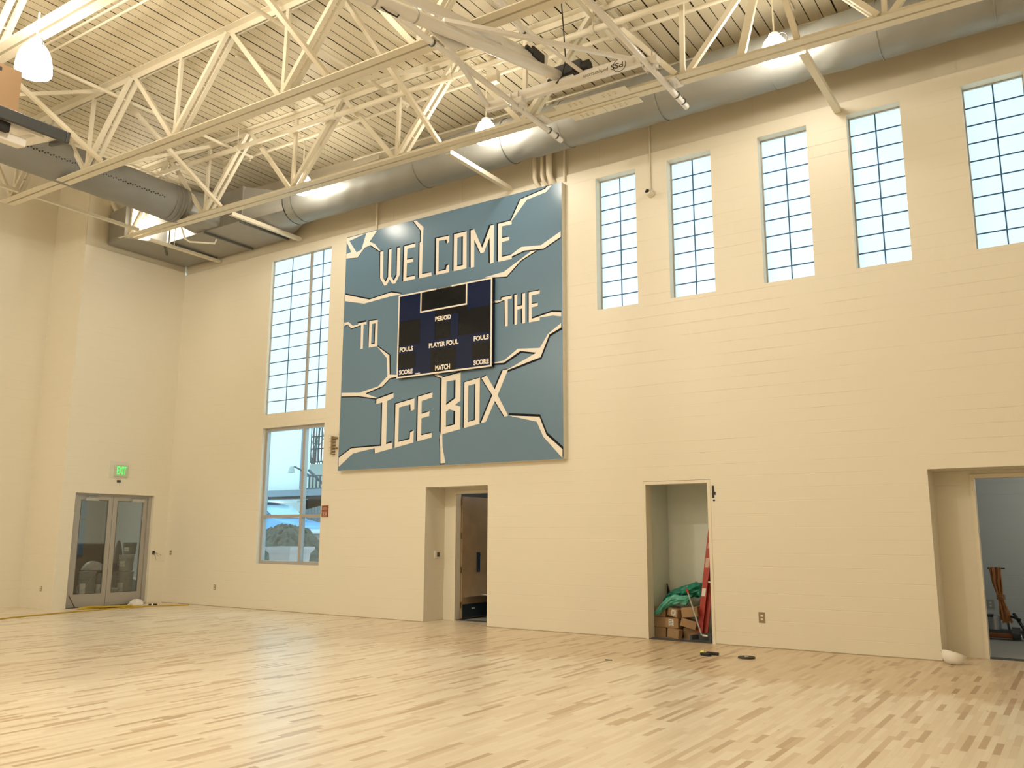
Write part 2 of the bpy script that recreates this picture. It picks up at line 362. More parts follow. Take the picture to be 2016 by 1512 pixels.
m = MB(); m.add([(XD,YF,0),(XD,-2.78,0),(XD,-2.78,ZL),(XD,YF,ZL)], [(0,1,2,3)]); m.add([(XD-.035,YF,ZL),(XD-.035,-2.72,ZL),(XD-.035,-2.72,11),(XD-.035,YF,11)], [(0,1,2,3)]); m.add([(XD,YF,ZL),(XD,-2.78,ZL),(XD-.035,-2.78,ZL),(XD-.035,YF,ZL)], [(0,1,2,3)])
struct('wall_left_recess', m, M_BLKY)
m = MB(); m.add([(XR,YF,0),(XR,0.1,0),(XR,0.1,10.8),(XR,YF,10.8)], [(0,1,2,3)]); struct('wall_right', m, M_BLKY)
m = MB(); m.add([(-1.6,YF,0),(XR,YF,0),(XR,YF,11),(-1.6,YF,11)], [(0,1,2,3)]); struct('wall_front', m, M_BLKX)
# steel roof deck: flat pans with a dark slot between them, falling gently along X
m = MB(); zd = lambda x: 10.5 + SL*x
pitch = .2133; k = 0; x = -1.6
while x < XR+.1:
    wd = .026 if k % 3 == 0 else .013
    a, b = x+wd, x+pitch
    m.add([(a,YF,zd(a)),(b,YF,zd(b)),(b,.06,zd(b)),(a,.06,zd(a))], [(0,1,2,3)])
    m.add([(x,YF,zd(x)),(x,.06,zd(x)),(x-.012,.06,zd(x)+.045),(x-.012,YF,zd(x)+.045)], [(0,1,2,3)], 1)
    m.add([(a,YF,zd(a)),(a,.06,zd(a)),(a+.012,.06,zd(a)+.045),(a+.012,YF,zd(a)+.045)], [(0,1,2,3)], 1)
    m.add([(x-.012,YF,zd(x)+.045),(a+.012,YF,zd(a)+.045),(a+.012,.06,zd(a)+.045),(x-.012,.06,zd(x)+.045)], [(0,1,2,3)], 1)
    x += pitch; k += 1
m.add([(-1.7,YF,zd(-1.7)+.08),(XR+.2,YF,zd(XR)+.08),(XR+.2,.1,zd(XR)+.08),(-1.7,.1,zd(-1.7)+.08)], [(0,1,2,3)], 1)
struct('ceiling', m, [M_DECK, M_SLOT])
# grey expansion strip where the back wall meets the floor
m = MB()
for a, b in ((0,8.508),(10.046,13.303),(14.51,17.759),(19.8,XR)): m.box(a, b, -.012, 0, 0, .012)
struct('baseboard_back', m, mat('joint_strip', (.42,.35,.24), .8))
# ---- windows
def panel_window(i, x0, x1, z0, z1, y, cols, rows, mull=None):
    fr = MB(); t = .018
    fr.box(x0, x0+t, y-.03, y+.03, z0, z1); fr.box(x1-t, x1, y-.03, y+.03, z0, z1); fr.box(x0+t, x1-t, y-.03, y+.03, z1-t, z1); fr.box(x0+t, x1-t, y-.03, y+.03, z0, z0+t)
    if mull: fr.box(mull-.035, mull+.035, y-.035, y+.03, z0+t, z1-t)
    o = struct('window_%d' % i, fr, M_FRAME)
    p = MB(); p.box(x0+t, x1-t, y, y+.02, z0+t, z1-t); struct('window_panel', p, M_KAL, o)
    g = MB(); h = .0095
    for c in cols: g.box(c-h, c+h, y-.010, y+.004, z0+t, z1-t)
    spans = [(x0+t, x1-t)] if not mull else [(x0+t, mull-.035), (mull+.035, x1-t)]
    for r in rows:
        for a, b in spans: g.box(a, b, y-.008, y+.004, r-h, r+h)
    struct('window_grid', g, M_MUNT, o)
for i, (a, b, c, e) in enumerate(WIN):
    hh = (e-c)/9.07
    panel_window(i+1, a, b, c, e, .20, [(a+b)/2], [c+hh*k for k in range(1,9)])
a, b, c, e = TALL; hh = (e-c)/12.1
panel_window(6, a, b, c, e, .10, [4.12, 5.17], [c+hh*k for k in range(1,12)], 4.80)
a, b, c, e = LOW; y = .14
fr = MB(); t = .075
fr.box(a, a+t, y-.05, y+.05, c, e); fr.box(b-t, b, y-.05, y+.05, c, e); fr.box(a+t, b-t, y-.05, y+.05, e-t, e); fr.box(a+t, b-t, y-.05, y+.05, c, c+t)
fr.box(4.76, 4.84, y-.05, y+.05, c+t, e-t); fr.box(a+t, 4.76, y-.05, y+.05, 2.07, 2.14); fr.box(4.84, b-t, y-.05, y+.05, 2.07, 2.14)
o = struct('window_7', fr, M_FRAME)
for q in ((a+t,4.76,c+t,2.07),(4.84,b-t,c+t,2.07),(a+t,4.76,2.14,e-t),(4.84,b-t,2.14,e-t)):
    p = MB(); p.box(q[0], q[1], y+.03, y+.038, q[2], q[3]); struct('window_pane', p, M_GLASS, o)
# ---- door frames
def frame(name, x0, x1, z1, y, m_):
    f = MB(); f.box(x0, x0+.055, y-.03, y+.15, 0, z1); f.box(x1-.055, x1, y-.03, y+.15, 0, z1); f.box(x0+.055, x1-.055, y-.03, y+.15, z1-.055, z1)
    return struct(name, f, m_)
frame('trim_1', 8.765, 9.815, 2.585, .63, M_STEEL); frame('trim_2', 18.225, 19.335, 2.585, .63, M_STEEL)
f = MB(); f.box(13.304,13.355,-.006,.22,0,2.60); f.box(14.458,14.509,-.006,.22,0,2.60); f.box(13.355,14.458,-.006,.22,2.55,2.60); struct('trim_3', f, M_STEEL)
f = MB(); f.box(8.82,9.76,.66,.78,-.002,.012); f.box(18.28,19.28,.62,.78,-.002,.012); f.box(13.355,14.458,.0,.2,-.002,.012); struct('trim_4', f, M_DARK)
# ---- side rooms
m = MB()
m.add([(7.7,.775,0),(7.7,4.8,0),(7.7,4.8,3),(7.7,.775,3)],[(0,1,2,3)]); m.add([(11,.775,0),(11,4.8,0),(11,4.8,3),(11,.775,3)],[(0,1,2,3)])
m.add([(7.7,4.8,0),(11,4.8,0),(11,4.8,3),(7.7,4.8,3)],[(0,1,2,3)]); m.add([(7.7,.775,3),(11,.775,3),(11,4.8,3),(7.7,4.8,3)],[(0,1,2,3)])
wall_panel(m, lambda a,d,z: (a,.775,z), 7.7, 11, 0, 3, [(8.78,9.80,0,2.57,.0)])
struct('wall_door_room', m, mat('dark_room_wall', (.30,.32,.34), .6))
m = MB()
m.add([(13.05,.30,0),(13.05,1.06,0),(13.05,1.06,3),(13.05,.30,3)],[(0,1,2,3)]); m.add([(15.3,.30,0),(15.3,1.06,0),(15.3,1.06,3),(15.3,.30,3)],[(0,1,2,3)])
m.v = [Vector(p) for p in m.v]
for v in m.v:
    if abs(v.x-13.05) < .01: v.x = 13.29
m.add([(13.29,1.06,0),(15.3,1.06,0),(15.3,1.06,3),(13.29,1.06,3)],[(0,1,2,3)]); m.add([(13.29,.30,2.9),(15.3,.30,2.9),(15.3,1.06,2.9),(13.29,1.06,2.9)],[(0,1,2,3)])
m.add([(14.51,.30,0),(15.3,.30,0),(15.3,.30,3),(14.51,.30,3)],[(0,1,2,3)]); m.add([(13.29,.30,2.605),(14.52,.30,2.605),(14.52,.30,3),(13.29,.30,3)],[(0,1,2,3)])
struct('wall_closet', m, M_CLOS)
m = MB()
m.add([(16.2,4.1,0),(22.3,4.1,0),(22.3,4.1,3),(16.2,4.1,3)],[(0,1,2,3)]); m.add([(16.2,.775,0),(16.2,4.1,0),(16.2,4.1,3),(16.2,.775,3)],[(0,1,2,3)])
wall_panel(m, lambda a,d,z: (22.3,a,z), .775, 4.1, 0, 3, [(2.0,3.1,1.7,2.4,.1)])
m.add([(16.2,.775,3),(22.3,.775,3),(22.3,4.1,3),(16.2,4.1,3)],[(0,1,2,3)])
wall_panel(m, lambda a,d,z: (a,.775,z), 16.2, 22.3, 0, 3, [(18.24,19.32,0,2.57,.0)])
struct('wall_side_room', m, block_mat('side_block', 'X', (.60,.63,.62), .55))
m = MB()
m.add([(-.16,1.6,0),(-5.6,1.6,0),(-5.6,1.6,3),(-.16,1.6,3)],[(0,1,2,3)]); m.add([(-.16,-2.7,3),(-5.6,-2.7,3),(-5.6,1.6,3),(-.16,1.6,3)],[(0,1,2,3)])
m.add([(-.16,-2.7,0),(-5.6,-2.7,0),(-5.6,-2.7,3),(-.16,-2.7,3)],[(0,1,2,3)])
wall_panel(m, lambda a,d,z: (-5.6-d,a,z), -2.7, 1.6, 0, 3, [(-2.5,-.9,.2,2.7,.1)])
wall_panel(m, lambda a,d,z: (-.16,a,z), -2.7, 1.6, 0, 3, [(-2.463,-.423,0,2.642,.0)])
struct('wall_vestibule', m, mat('vestibule_wall', (.52,.53,.48), .6, var=.02))
# ---- glazed double doors in the left wall
fr = MB(); fr.box(-.20,-.09,-2.463,-2.365,0,2.642); fr.box(-.20,-.09,-.515,-.423,0,2.642); fr.box(-.20,-.09,-2.365,-.515,2.60,2.642)
dd = struct('door_1', fr, M_ALU)
def leaf(y0, y1):
    l = MB(); X0, X1 = -.17, -.125
    l.box(X0,X1,y0,y0+.115,.012,2.59); l.box(X0,X1,y1-.115,y1,.012,2.59); l.box(X0,X1,y0+.115,y1-.115,2.49,2.59); l.box(X0,X1,y0+.115,y1-.115,.012,.30)
    o = struct('door_leaf', l, M_ALU, dd)
    g = MB(); g.box(-.150,-.144,y0+.115,y1-.115,.30,2.49); struct('door_glass', g, M_DGLASS, o)
    gk = MB(); e = .012
    gk.box(-.128,-.120,y0+.115,y0+.115+e,.30,2.49); gk.box(-.128,-.120,y1-.115-e,y1-.115,.30,2.49); gk.box(-.128,-.120,y0+.127,y1-.127,.30,.30+e); gk.box(-.128,-.120,y0+.127,y1-.127,2.49-e,2.49); struct('glazing_gasket', gk, M_SEAM, o)
    return o
l1 = leaf(-2.36,-1.445); l2 = leaf(-1.435,-.52)
for o, yc in ((l1,-2.0),(l2,-.80)):
    c = MB(); c.box(-.125,-.06,yc-.16,yc+.16,2.47,2.545); c.bar((-.09,yc-.1,2.555),(-.10,yc+.22,2.60),.03,.015); struct('door_closer', c, M_GREYL, o)
m = MB(); m.box(-.21,-.02,-2.46,-.43,-.003,.010); struct('door_threshold', m, M_DARK, dd)
# ---- oak door standing open in the far recess
d2 = MB(); d2.box(8.800,8.845,.80,1.72,.02,2.48); o = struct('door_2', d2, M_WOOD)
k = MB(); k.box(8.846,8.850,.83,1.69,.03,.30); struct('kick_plate', k, M_KICK, o)
k = MB(); k.box(8.850,8.852,1.14,1.26,.19,.22); struct('kick_plate_sticker', k, M_PAPER, o)
k = MB(); k.box(8.846,8.856,1.30,1.42,.93,1.33); k.box(8.856,8.880,1.32,1.40,1.27,1.30); struct('push_plate', k, M_KICK, o)
for z in (.29,.99,1.68,2.36):
    h = MB(); h.box(8.775,8.842,.775,.800,z-.06,z+.06); h.tube([(8.80,.768,z-.065),(8.80,.768,z+.065)],.012,8); struct('hinge', h, M_BRASS, o)
# ================================================================== ROOF STEEL
ZB = lambda x: 8.795 + SL*x          # underside of the bottom chords
ZT = lambda x: 10.375 + SL*x         # underside of the top chords
XN = [.90+2.85*i for i in range(10)]  # bottom panel points
def chord(mb, Y, x0, x1, zf, up):
    # two angles back to back with a gap between them
    for s in (-1, 1):
        ya, yb = Y+s*.020, Y+s*.155
        z0, z1 = zf(x0), zf(x1); t = .012 if up else -.012; L = .115 if up else -.115
        b0 = 0 if up else .12
        for (p, q, h0, h1) in ((ya, yb, b0, b0+t), (ya, Y+s*.034, b0+t, b0+L)):
            c0, c1 = min(p,q), max(p,q); e0, e1 = min(h0,h1), max(h0,h1)
            mb.add([(x0,c0,z0+e0),(x1,c0,z1+e0),(x1,c1,z1+e0),(x0,c1,z0+e0),(x0,c0,z0+e1),(x1,c0,z1+e1),(x1,c1,z1+e1),(x0,c1,z0+e1)],
                   [(0,3,2,1),(4,5,6,7),(0,1,5,4),(1,2,6,5),(2,3,7,6),(3,0,4,7)])
def truss(Y, label, x0=.62, x1=27.4, splice=False, extra=False, lo=0, hi=9):
    t = thing('roof_truss', label, 'roof truss', (x0, Y, ZB(x0)), 'cream steel roof trusses')
    m = MB(); chord(m, Y, x0, x1, ZB, True); part('bottom_chord', m, M_STEEL, t)
    m = MB(); chord(m, Y, -.3, x1+.3, ZT, False); part('top_chord', m, M_STEEL, t)
    def pair(p, q):
        m = MB(); p, q = Vector(p), Vector(q)
        for s in (-1, 1): m.bar(p+Vector((0,s*.068,0)), q+Vector((0,s*.068,0)), .075, .075)
        for f_ in (.22, .5, .78):
            c = p.lerp(q, f_); m.bar(c-Vector((0,.10,0)), c+Vector((0,.10,0)), .07, .02, up=(q-p))
        part('double_diagonal', m, M_STEEL, t)
    def single(p, q, w_=.085, n_='diagonal'):
        m = MB(); m.bar(p, q, w_, .06, up=(0,1,0)); part(n_, m, M_STEEL, t)
    for i, xb in enumerate(XN):
        if not lo <= i <= hi or xb > x1: continue
        zb = ZB(xb)+.07; first = xb < 13.5
        if xb-1.43 > -.6: (single if first else pair)((xb-1.40, Y, ZT(xb-1.4)+.05), (xb-.07, Y, zb))
        if xb+1.43 < x1+.3: (pair if first else single)((xb+.07, Y, zb), (xb+1.40, Y, ZT(xb+1.4)+.05))
        single((xb, Y, zb), (xb+.03, Y, ZT(xb)+.05), .07, 'vertical')
    if extra: single((16.04,Y,ZB(16.04)+.06),(16.45,Y,ZT(16.45)+.05), .12, 'strut')
    if splice:
        m = MB()
        for yy, xa, xb in ((Y-.20,13.05,14.33),(Y+.20,13.12,14.35)):
            for s0, s1 in ((xa,(xa+xb)/2-.004),((xa+xb)/2+.004,xb)):
                m.add([(s0,yy-.10,ZB(s0)-.014),(s1,yy-.10,ZB(s1)-.014),(s1,yy+.10,ZB(s1)-.014),(s0,yy+.10,ZB(s0)-.014),(s0,yy-.10,ZB(s0)-.001),(s1,yy-.10,ZB(s1)-.001),(s1,yy+.10,ZB(s1)-.001),(s0,yy+.10,ZB(s0)-.001)],
                      [(0,3,2,1),(4,5,6,7),(0,1,5,4),(1,2,6,5),(2,3,7,6),(3,0,4,7)])
        o = part('splice_plate', m, M_STEEL, t)
        for yy in (Y-.23,Y-.17,Y+.17,Y+.23):
            for x in (13.30,13.40,13.50,13.90,14.0,14.10):
                m = MB(); m.lathe([(.0,-.02),(.018,-.02),(.018,0)], (x,yy,ZB(x)-.012), 6); sub('bolt_head', m, M_STEEL, o, t)
    return t
Y1, Y2, Y3 = -2.19, -4.95, -8.10
truss(Y1, 'cream steel roof truss nearest the blue sign wall, lamps hang behind it', splice=True, extra=True, lo=0, hi=9)
truss(Y2, 'middle cream roof truss, its left end below the grey fabric duct', lo=0, hi=7)
truss(Y3, 'cream steel roof truss in the top left corner above the big lamp', lo=1, hi=5)
# bridging between the trusses
def brace(p, q, label, w_=.075):
    m = MB(); m.bar(p, q, w_, .008, up=(0,0,1)); p2, q2 = Vector(p), Vector(q)
    d = (q2-p2).normalized(); r = d.cross(Vector((0,0,1))).normalized()*(w_/2)
    m.bar(p2+r+Vector((0,0,.03)), q2+r+Vector((0,0,.03)), .008, w_*.9, up=(0,0,1))
    solo('bridging_brace', m, M_STEEL, label, 'brace', 'angle braces between the roof trusses')
names = {4.45:'left of the sign', 10.55:'above the sign', 16.88:'by the fourth small window', 1.45:'at the left ends of the trusses'}
for X in (4.45, 10.55, 16.88):
    nm = names[X]
    brace((X,Y2+.06,ZT(X)-.02),(X,Y1-.11,ZB(X)+.03), 'thin cream brace sloping down to the sign wall truss, '+nm)
    brace((X-.12,Y2+.11,ZB(X)+.03),(X-.12,Y1-.05,ZT(X)-.02), 'thin cream brace rising toward the sign wall truss, '+nm)
    brace((X,Y1+.15,ZB(X)-.045),(X,-.01,ZB(X)-.045), 'cream bottom brace from truss to the sign wall, '+nm, .10)
for X in (4.45, 10.55):
    nm = names[X]
    brace((X,Y3+.06,ZT(X)-.02),(X,Y2-.11,ZB(X)+.03), 'cream brace dropping from the nearest truss to the middle truss, '+nm)
    if X < 5: brace((X-.12,Y3+.11,ZB(X)+.03),(X-.12,Y2-.05,ZT(X)-.02), 'cream brace rising from the nearest truss to the middle truss, '+nm)
X = 1.45
brace((X,Y2+.16,ZB(X)+.03),(X,Y1-.16,ZB(X)+.03), 'cream level brace between the left ends of two trusses')
brace((X,Y1+.15,ZB(X)-.12),(X,-.01,ZB(X)-.12), 'cream bottom brace from truss to the sign wall, under the sheet metal duct')
brace((X,Y3+.16,ZB(X)+.03),(X,Y2-.16,ZB(X)+.03), 'cream level brace at the far left edge under the grey duct')
# ---- sprinkler pipes and conduits
zm = lambda x: 10.068-.0295*x
ym = -2.42
m = MB(); xs = [1.2+k*2 for k in range(13)]
m.tube([(x,ym,zm(x)) for x in xs], .055, 14)
mainp = thing('sprinkler_main', 'thick cream sprinkler main running along the sign wall truss', 'pipe', (xs[0], ym, zm(xs[0])))
part('pipe', m, M_STEEL, mainp, smooth=True)
for x in (5.05, 8.0, 10.9, 13.75, 17.0):
    m = MB(); m.tube([(x-.04,ym,zm(x)),(x+.04,ym,zm(x))], .075, 14); m.tube([(x,ym,zm(x)+.05),(x,ym,zd(x))], .008, 6); part('hanger', m, M_STEEL, mainp)
def pipe(name, pts, r, label, cat, m_=None, grp=None, n=10):
    m = MB(); m.tube(pts, r, n); return solo(name, m, m_ or M_STEEL, label, cat, grp, smooth=True)
zs = lambda x: 10.20+SL*x
pipe('sprinkler_branch', [(x,-1.74,zs(x)) for x in (3.95,10,15,20,25)], .036, 'thin cream sprinkler pipe running between truss and wall duct', 'pipe')
for X, nm in ((4.77,'at left, near the corner duct'),(9.36,'crossing the middle truss in the centre'),(13.8,'at right behind the hoop frame')):
    o = pipe('sprinkler_cross_pipe', [(X,-9.6,zs(X)-.075),(X,-1.80,zs(X)-.075)], .036, 'cream sprinkler pipe crossing the trusses, '+nm, 'pipe')
    m = MB(); m.tube([(X,-1.86,zs(X)-.12),(X,-1.86,zs(X)-.05)], .03, 8); m.lathe([(.0,-.19),(.035,-.185),(.012,-.15),(.02,-.12)], (X,-1.86,zs(X)), 10)
    make('sprinkler_head', m, M_STEEL, o.location, o)
for yy, nm in ((-6.72,'upper'),(-6.55,'lower')):
    pipe('ceiling_conduit', [(x,yy,zs(x)-.03) for x in (4.6,12)], .022, '%s of two thin parallel conduits left of the near truss' % nm, 'conduit')
pipe('duct_top_rail', [(x,-.46,10.15+SL*x) for x in (6.6,12,18,24)], .018, 'thin bright rail along the top of the wall duct', 'rail')
for X in (7.45, 13.9, 16.4):
    m = MB(); m.box(X-.03,X+.03,-4.4,-.5,zd(X)-.06,zd(X)-.03); solo('deck_hanger_channel', m, M_STEEL, 'flat perforated channel screwed under the deck, ' + {7.45:'left of the hoop frame',13.9:'behind the winch',16.4:'by the right lamp'}[X], 'channel', 'hanger channels under the deck')
# junction boxes
for (x,y,z,nm) in ((3.98,-1.838,zs(4)-.10,'left above the corner duct'),(11.4,-1.838,zs(11.4)-.10,'behind the left end of the hoop frame')):
    m = MB(); m.box(x-.11,x+.11,y-.06,y+.06,z-.12,z+.12); solo('junction_box', m, M_STEEL, 'cream junction box on the ceiling pipe, '+nm, 'box', 'ceiling junction boxes', bevel=.008)
# pipes on the back wall just above the sign
for x, r, nm in ((11.19,.045,'leftmost'),(11.36,.038,'middle'),(11.52,.062,'rightmost')):
    pipe('drain_pipe', [(x,-.10,10.2),(x,-.10,8.60),(x+.02,-.07,8.50),(x+.05,.01,8.44)], r, '%s of three cream pipes dropping behind the sign corner' % nm, 'pipe', grp='pipes above the sign', n=14)
pipe('wall_conduit', [(11.82,-.03,10.2),(11.82,-.03,8.42)], .022, 'thin conduit right beside the three pipes above the sign', 'conduit')
pipe('wall_conduit', [(6.95,-.03,10.2),(6.95,-.03,8.40)], .022, 'thin conduit dropping to the upper left of the sign', 'conduit')
c = thing('security_camera', 'small white dome camera on a conduit between two windows', 'camera', (13.575,0,7.78))
m = MB(); m.tube([(13.59,.015,10.1),(13.59,.015,8.6),(13.60,-.018,8.50),(13.60,-.018,7.84)], .015, 8); part('conduit', m, M_STEEL, c, smooth=True)
m = MB(); m.tube([(13.60,0,7.755),(13.60,-.05,7.755)], .072, 20); m.tube([(13.60,-.05,7.755),(13.60,-.10,7.75),(13.60,-.13,7.745)], [.068,.060,.030], 20); part('housing', m, M_CREAMP, c, smooth=True)
m = MB(); m.lathe([(0,0.045),(.022,.038),(.036,.02),(.045,0),(.036,-.02),(0,-.03)], n=16, mat=Matrix.Translation((13.585,-.115,7.77))); part('lens', m, M_BLACK, c, 'black lens', smooth=True)
# ---- ducts
def ring(mb, axis, c, r, t, n=40):
    if axis == 'X': mb.lathe([(r,-t),(r+.012,-t),(r+.012,t),(r,t)], c, n, axis='X')
    else: mb.lathe([(r,-t),(r+.012,-t),(r+.012,t),(r,t)], c, n, axis='Y')
DY, DZ, DR = -.72, 9.17, .43
du = thing('wall_duct', 'long round grey duct along the top of the sign wall', 'duct', (5.0, DY, DZ-DR))
m = MB(); nx, na = 220, 48; xa, xb = 5.08, 27.9
random.seed(3)
def wob(x, a):
    e = .010*math.sin(3.1*x+2*a)*math.sin(1.7*x) + .006*math.sin(11*x+5*a)
    for xc, amp in ((11.35,.05),(16.75,.045),(8.9,.012),(14.1,.015)):
        e -= amp*math.exp(-((x-xc)/.22)**2)*(1+.4*math.sin(9*a+14*(x-xc)))
    return DR+e*.7
vs = []; fs = []
for i in range(nx+1):
    x = xa+(xb-xa)*i/nx
    for k in range(na):
        a = 2*math.pi*k/na; r = wob(x,a); vs.append((x, DY+r*math.cos(a), DZ+r*math.sin(a)))
for i in range(nx):
    for k in range(na): k2 = (k+1)%na; fs.append((i*na+k,i*na+k2,(i+1)*na+k2,(i+1)*na+k))
m.add(vs, fs); part('duct_wall', m, M_DUCT, du, smooth=True)
for x in (5.35, 8.9, 11.05, 12.3, 14.2, 16.1, 17.7, 19.2, 20.8):
    m = MB(); ring(m, 'X', (x,DY,DZ), DR-.002, .008); part('seam_band', m, M_SEAM if x in (5.35,11.05) else M_DUCT, du)
PX = [(.03,-2.25),(.80,-2.30),(1.32,-1.50),(4.17,-1.50),(4.17,-.06),(.03,-.06)]
pl = thing('plenum_duct', 'boxy grey sheet metal duct filling the corner under the roof', 'duct', (2.0,-.8,8.76))
m = MB(); m.prism(PX, 8.76, 9.58); part('plenum_box', m, M_PLEN, pl)
for p, q in (((1.5,-1.52),(1.42,-.08)),((2.82,-1.52),(2.82,-.08)),((4.12,-1.52),(4.12,-.08)),((1.28,-1.52),(.62,-1.0))):
    m = MB(); m.bar((p[0],p[1],8.735),(q[0],q[1],8.735),.045,.05); part('stiffener', m, M_SEAM, pl)
for x in (1.42, 2.82, 4.15):
    m = MB(); m.box(x-.02,x+.02,-1.53,-1.50,8.76,9.58); part('corner_flange', m, M_PLEN, pl)
def loft(mb, A, B, n=40):
    a = A; b = B; mb.add(a+b, [(i,(i+1)%n,(i+1)%n+n,i+n) for i in range(n)])
n = 40
def rect_pt(a, hy, hz):
    c, s_ = math.cos(a), math.sin(a); k = min(hy/abs(c) if abs(c)>1e-6 else 9, hz/abs(s_) if abs(s_)>1e-6 else 9); return c*k, s_*k
m = MB(); A = []; B = []
for k in range(n):
    a = 2*math.pi*(k+.5)/n; u, v = rect_pt(a,.72,.41); A.append((4.17,-.78+u,9.17+v)); B.append((5.06,DY+DR*math.cos(a),DZ+DR*math.sin(a)))
loft(m, A, B, n); part('wall_transition', m, M_PLEN, pl, smooth=True)
m = MB(); A = []; B = []
for k in range(n):
    a = 2*math.pi*(k+.5)/n; u, v = rect_pt(a,.50,.36); A.append((2.86+u,-1.50,9.15+v)); B.append((2.86+.42*math.cos(a),-2.30,9.15+.42*math.sin(a)))
loft(m, A, B, n); part('sock_transition', m, M_PLEN, pl, smooth=True)
so = thing('fabric_duct', 'grey round fabric duct with dotted holes along the left wall', 'duct', (2.86,-2.3,8.74))
m = MB(); na = 40; ny = 90; vs = []; fs = []
for i in range(ny+1):
    y = -2.30-(-2.30+13.2)*i/ny
    for k in range(na):
        a = 2*math.pi*k/na; r = .415+.006*math.sin(2.3*y+3*a)+.004*math.sin(7*y+a); vs.append((2.86+r*math.cos(a), y, 9.15+r*math.sin(a)))
for i in range(ny):
    for k in range(na): k2=(k+1)%na; fs.append((i*na+k,i*na+k2,(i+1)*na+k2,(i+1)*na+k))
m.add(vs, fs); part('fabric_sleeve', m, M_FABRIC, so, smooth=True)
m = MB()
for y in (-2.36,-2.44,-2.56): ring(m, 'Y', (2.86,y,9.15), .418, .02)
part('clamp_bands', m, M_FABRIC, so, smooth=True)
m = MB()
for k in range(120):
    y = -2.9-k*.055; a = math.radians(-14 + (3 if k%2 else 0)); c0 = Vector((2.86+.419*math.cos(a), y, 9.15+.419*math.sin(a))); nn = Vector((math.cos(a),0,math.sin(a)))
    m.tube([c0-nn*.012, c0+nn*.010], .013, 8)
o = part('air_holes', m, M_BLACK, so); o['kind'] = 'stuff'
pipe('sock_rail', [(3.0,-2.4,9.62),(3.0,-13,9.62)], .018, 'thin cream rail along the top of the fabric duct', 'rail')
pipe('drain_stub', [(2.55,-1.95,8.80),(2.50,-1.80,8.56),(2.55,-1.70,8.50),(2.95,-1.30,8.50),(2.98,-1.28,8.60)], .022, 'small bent cream pipe hanging under the corner duct', 'pipe')
pipe('hanger_rod', [(1.98,-1.72,10.44),(1.98,-1.72,8.52)], .010, 'thin rod hanging at the corner duct beside the lamp', 'rod')
# ---- high bay lamps
def lamp(x, y, z, r, label, stem_top, YT=Y1):
    t = thing('high_bay_lamp', label, 'lamp', (x,y,z), 'glowing bell lamps under the roof')
    s = r/.205
    prof = [(0,0),(.13,.002),(.19,.010),(.204,.03),(.205,.06),(.196,.16),(.178,.25),(.15,.32),(.115,.37),(.08,.40),(0,.405)]
    m = MB(); m.lathe([(a*s,b*s) for a,b in prof], (x,y,z), 32); part('refractor', m, M_LAMP, t, 'glowing clear bell', smooth=True)
    m = MB(); m.lathe([(0,.405*s),(.082*s,.405*s),(.082*s,.44*s),(.05*s,.47*s),(0,.475*s)], (x,y,z), 20); part('cap', m, M_STEEL, t, smooth=True)
    m = MB(); m.tube([(x,y,z+.47*s),(x,y,stem_top)], .013, 8); part('stem', m, M_STEEL, t)
    if abs(y-YT) > .3:
        m = MB(); m.bar((x,y+.02,stem_top),(x,YT+(.10 if y > YT else -.10),stem_top),.03,.03); part('bracket', m, M_STEEL, t)
    m = MB(); cx, cz = x+.12*s, z+.33*s
    m.tube([(cx+.10*s*math.cos(a)-.02, y-.02, cz+.10*s*math.sin(a)) for a in [math.radians(d) for d in range(-60,150,15)]], .006, 6); part('safety_loop', m, M_DARK, t)
lamp(1.12, -2.0, 9.02, .205, 'glowing bell lamp in front of the corner duct, half hidden by the truss', ZT(1)-.03)
lamp(6.26, -1.62, 8.90, .205, 'glowing bell lamp left of the sign, second from the corner', ZT(6.2)-.03)
lamp(11.09, -1.62, 8.78, .205, 'glowing bell lamp above the word WELCOME beside the hoop frame', ZT(11)-.03)
lamp(16.38, -1.62, 8.64, .205, 'glowing bell lamp at top right in front of the wall duct', ZT(16.3)-.03)
lamp(8.45, -8.32, 7.73, .225, 'big glowing bell lamp at top left above the cardboard', 8.64, Y3)
# ================================================================== FOLDED BASKETBALL FRAME under the near trusses
bs = thing('basketball_frame', 'white folded basketball hoop frame hanging from the roof trusses', 'hoop frame', (13.3,-2.9,8.5))
zc = 8.60; LX, RX = 12.02, 14.80; YC = -2.92
def cbz(x): return 8.575 + SL*(x-13.4)
m = MB()
def sl_box(mb, x0, x1, y0, y1, h0, h1):
    mb.add([(x0,y0,cbz(x0)+h0),(x1,y0,cbz(x1)+h0),(x1,y1,cbz(x1)+h0),(x0,y1,cbz(x0)+h0),(x0,y0,cbz(x0)+h1),(x1,y0,cbz(x1)+h1),(x1,y1,cbz(x1)+h1),(x0,y1,cbz(x0)+h1)],
           [(0,3,2,1),(4,5,6,7),(0,1,5,4),(1,2,6,5),(2,3,7,6),(3,0,4,7)])
sl_box(m, LX, RX, YC-.012, YC+.0, -.065, .085); sl_box(m, LX, RX, YC, YC+.07, .073, .085); sl_box(m, LX, RX, YC, YC+.07, -.065, -.053)
sl_box(m, LX+.15, RX-.05, YC+.10, YC+.17, .10, .18)
part('crossbar', m, M_WHITE, bs)
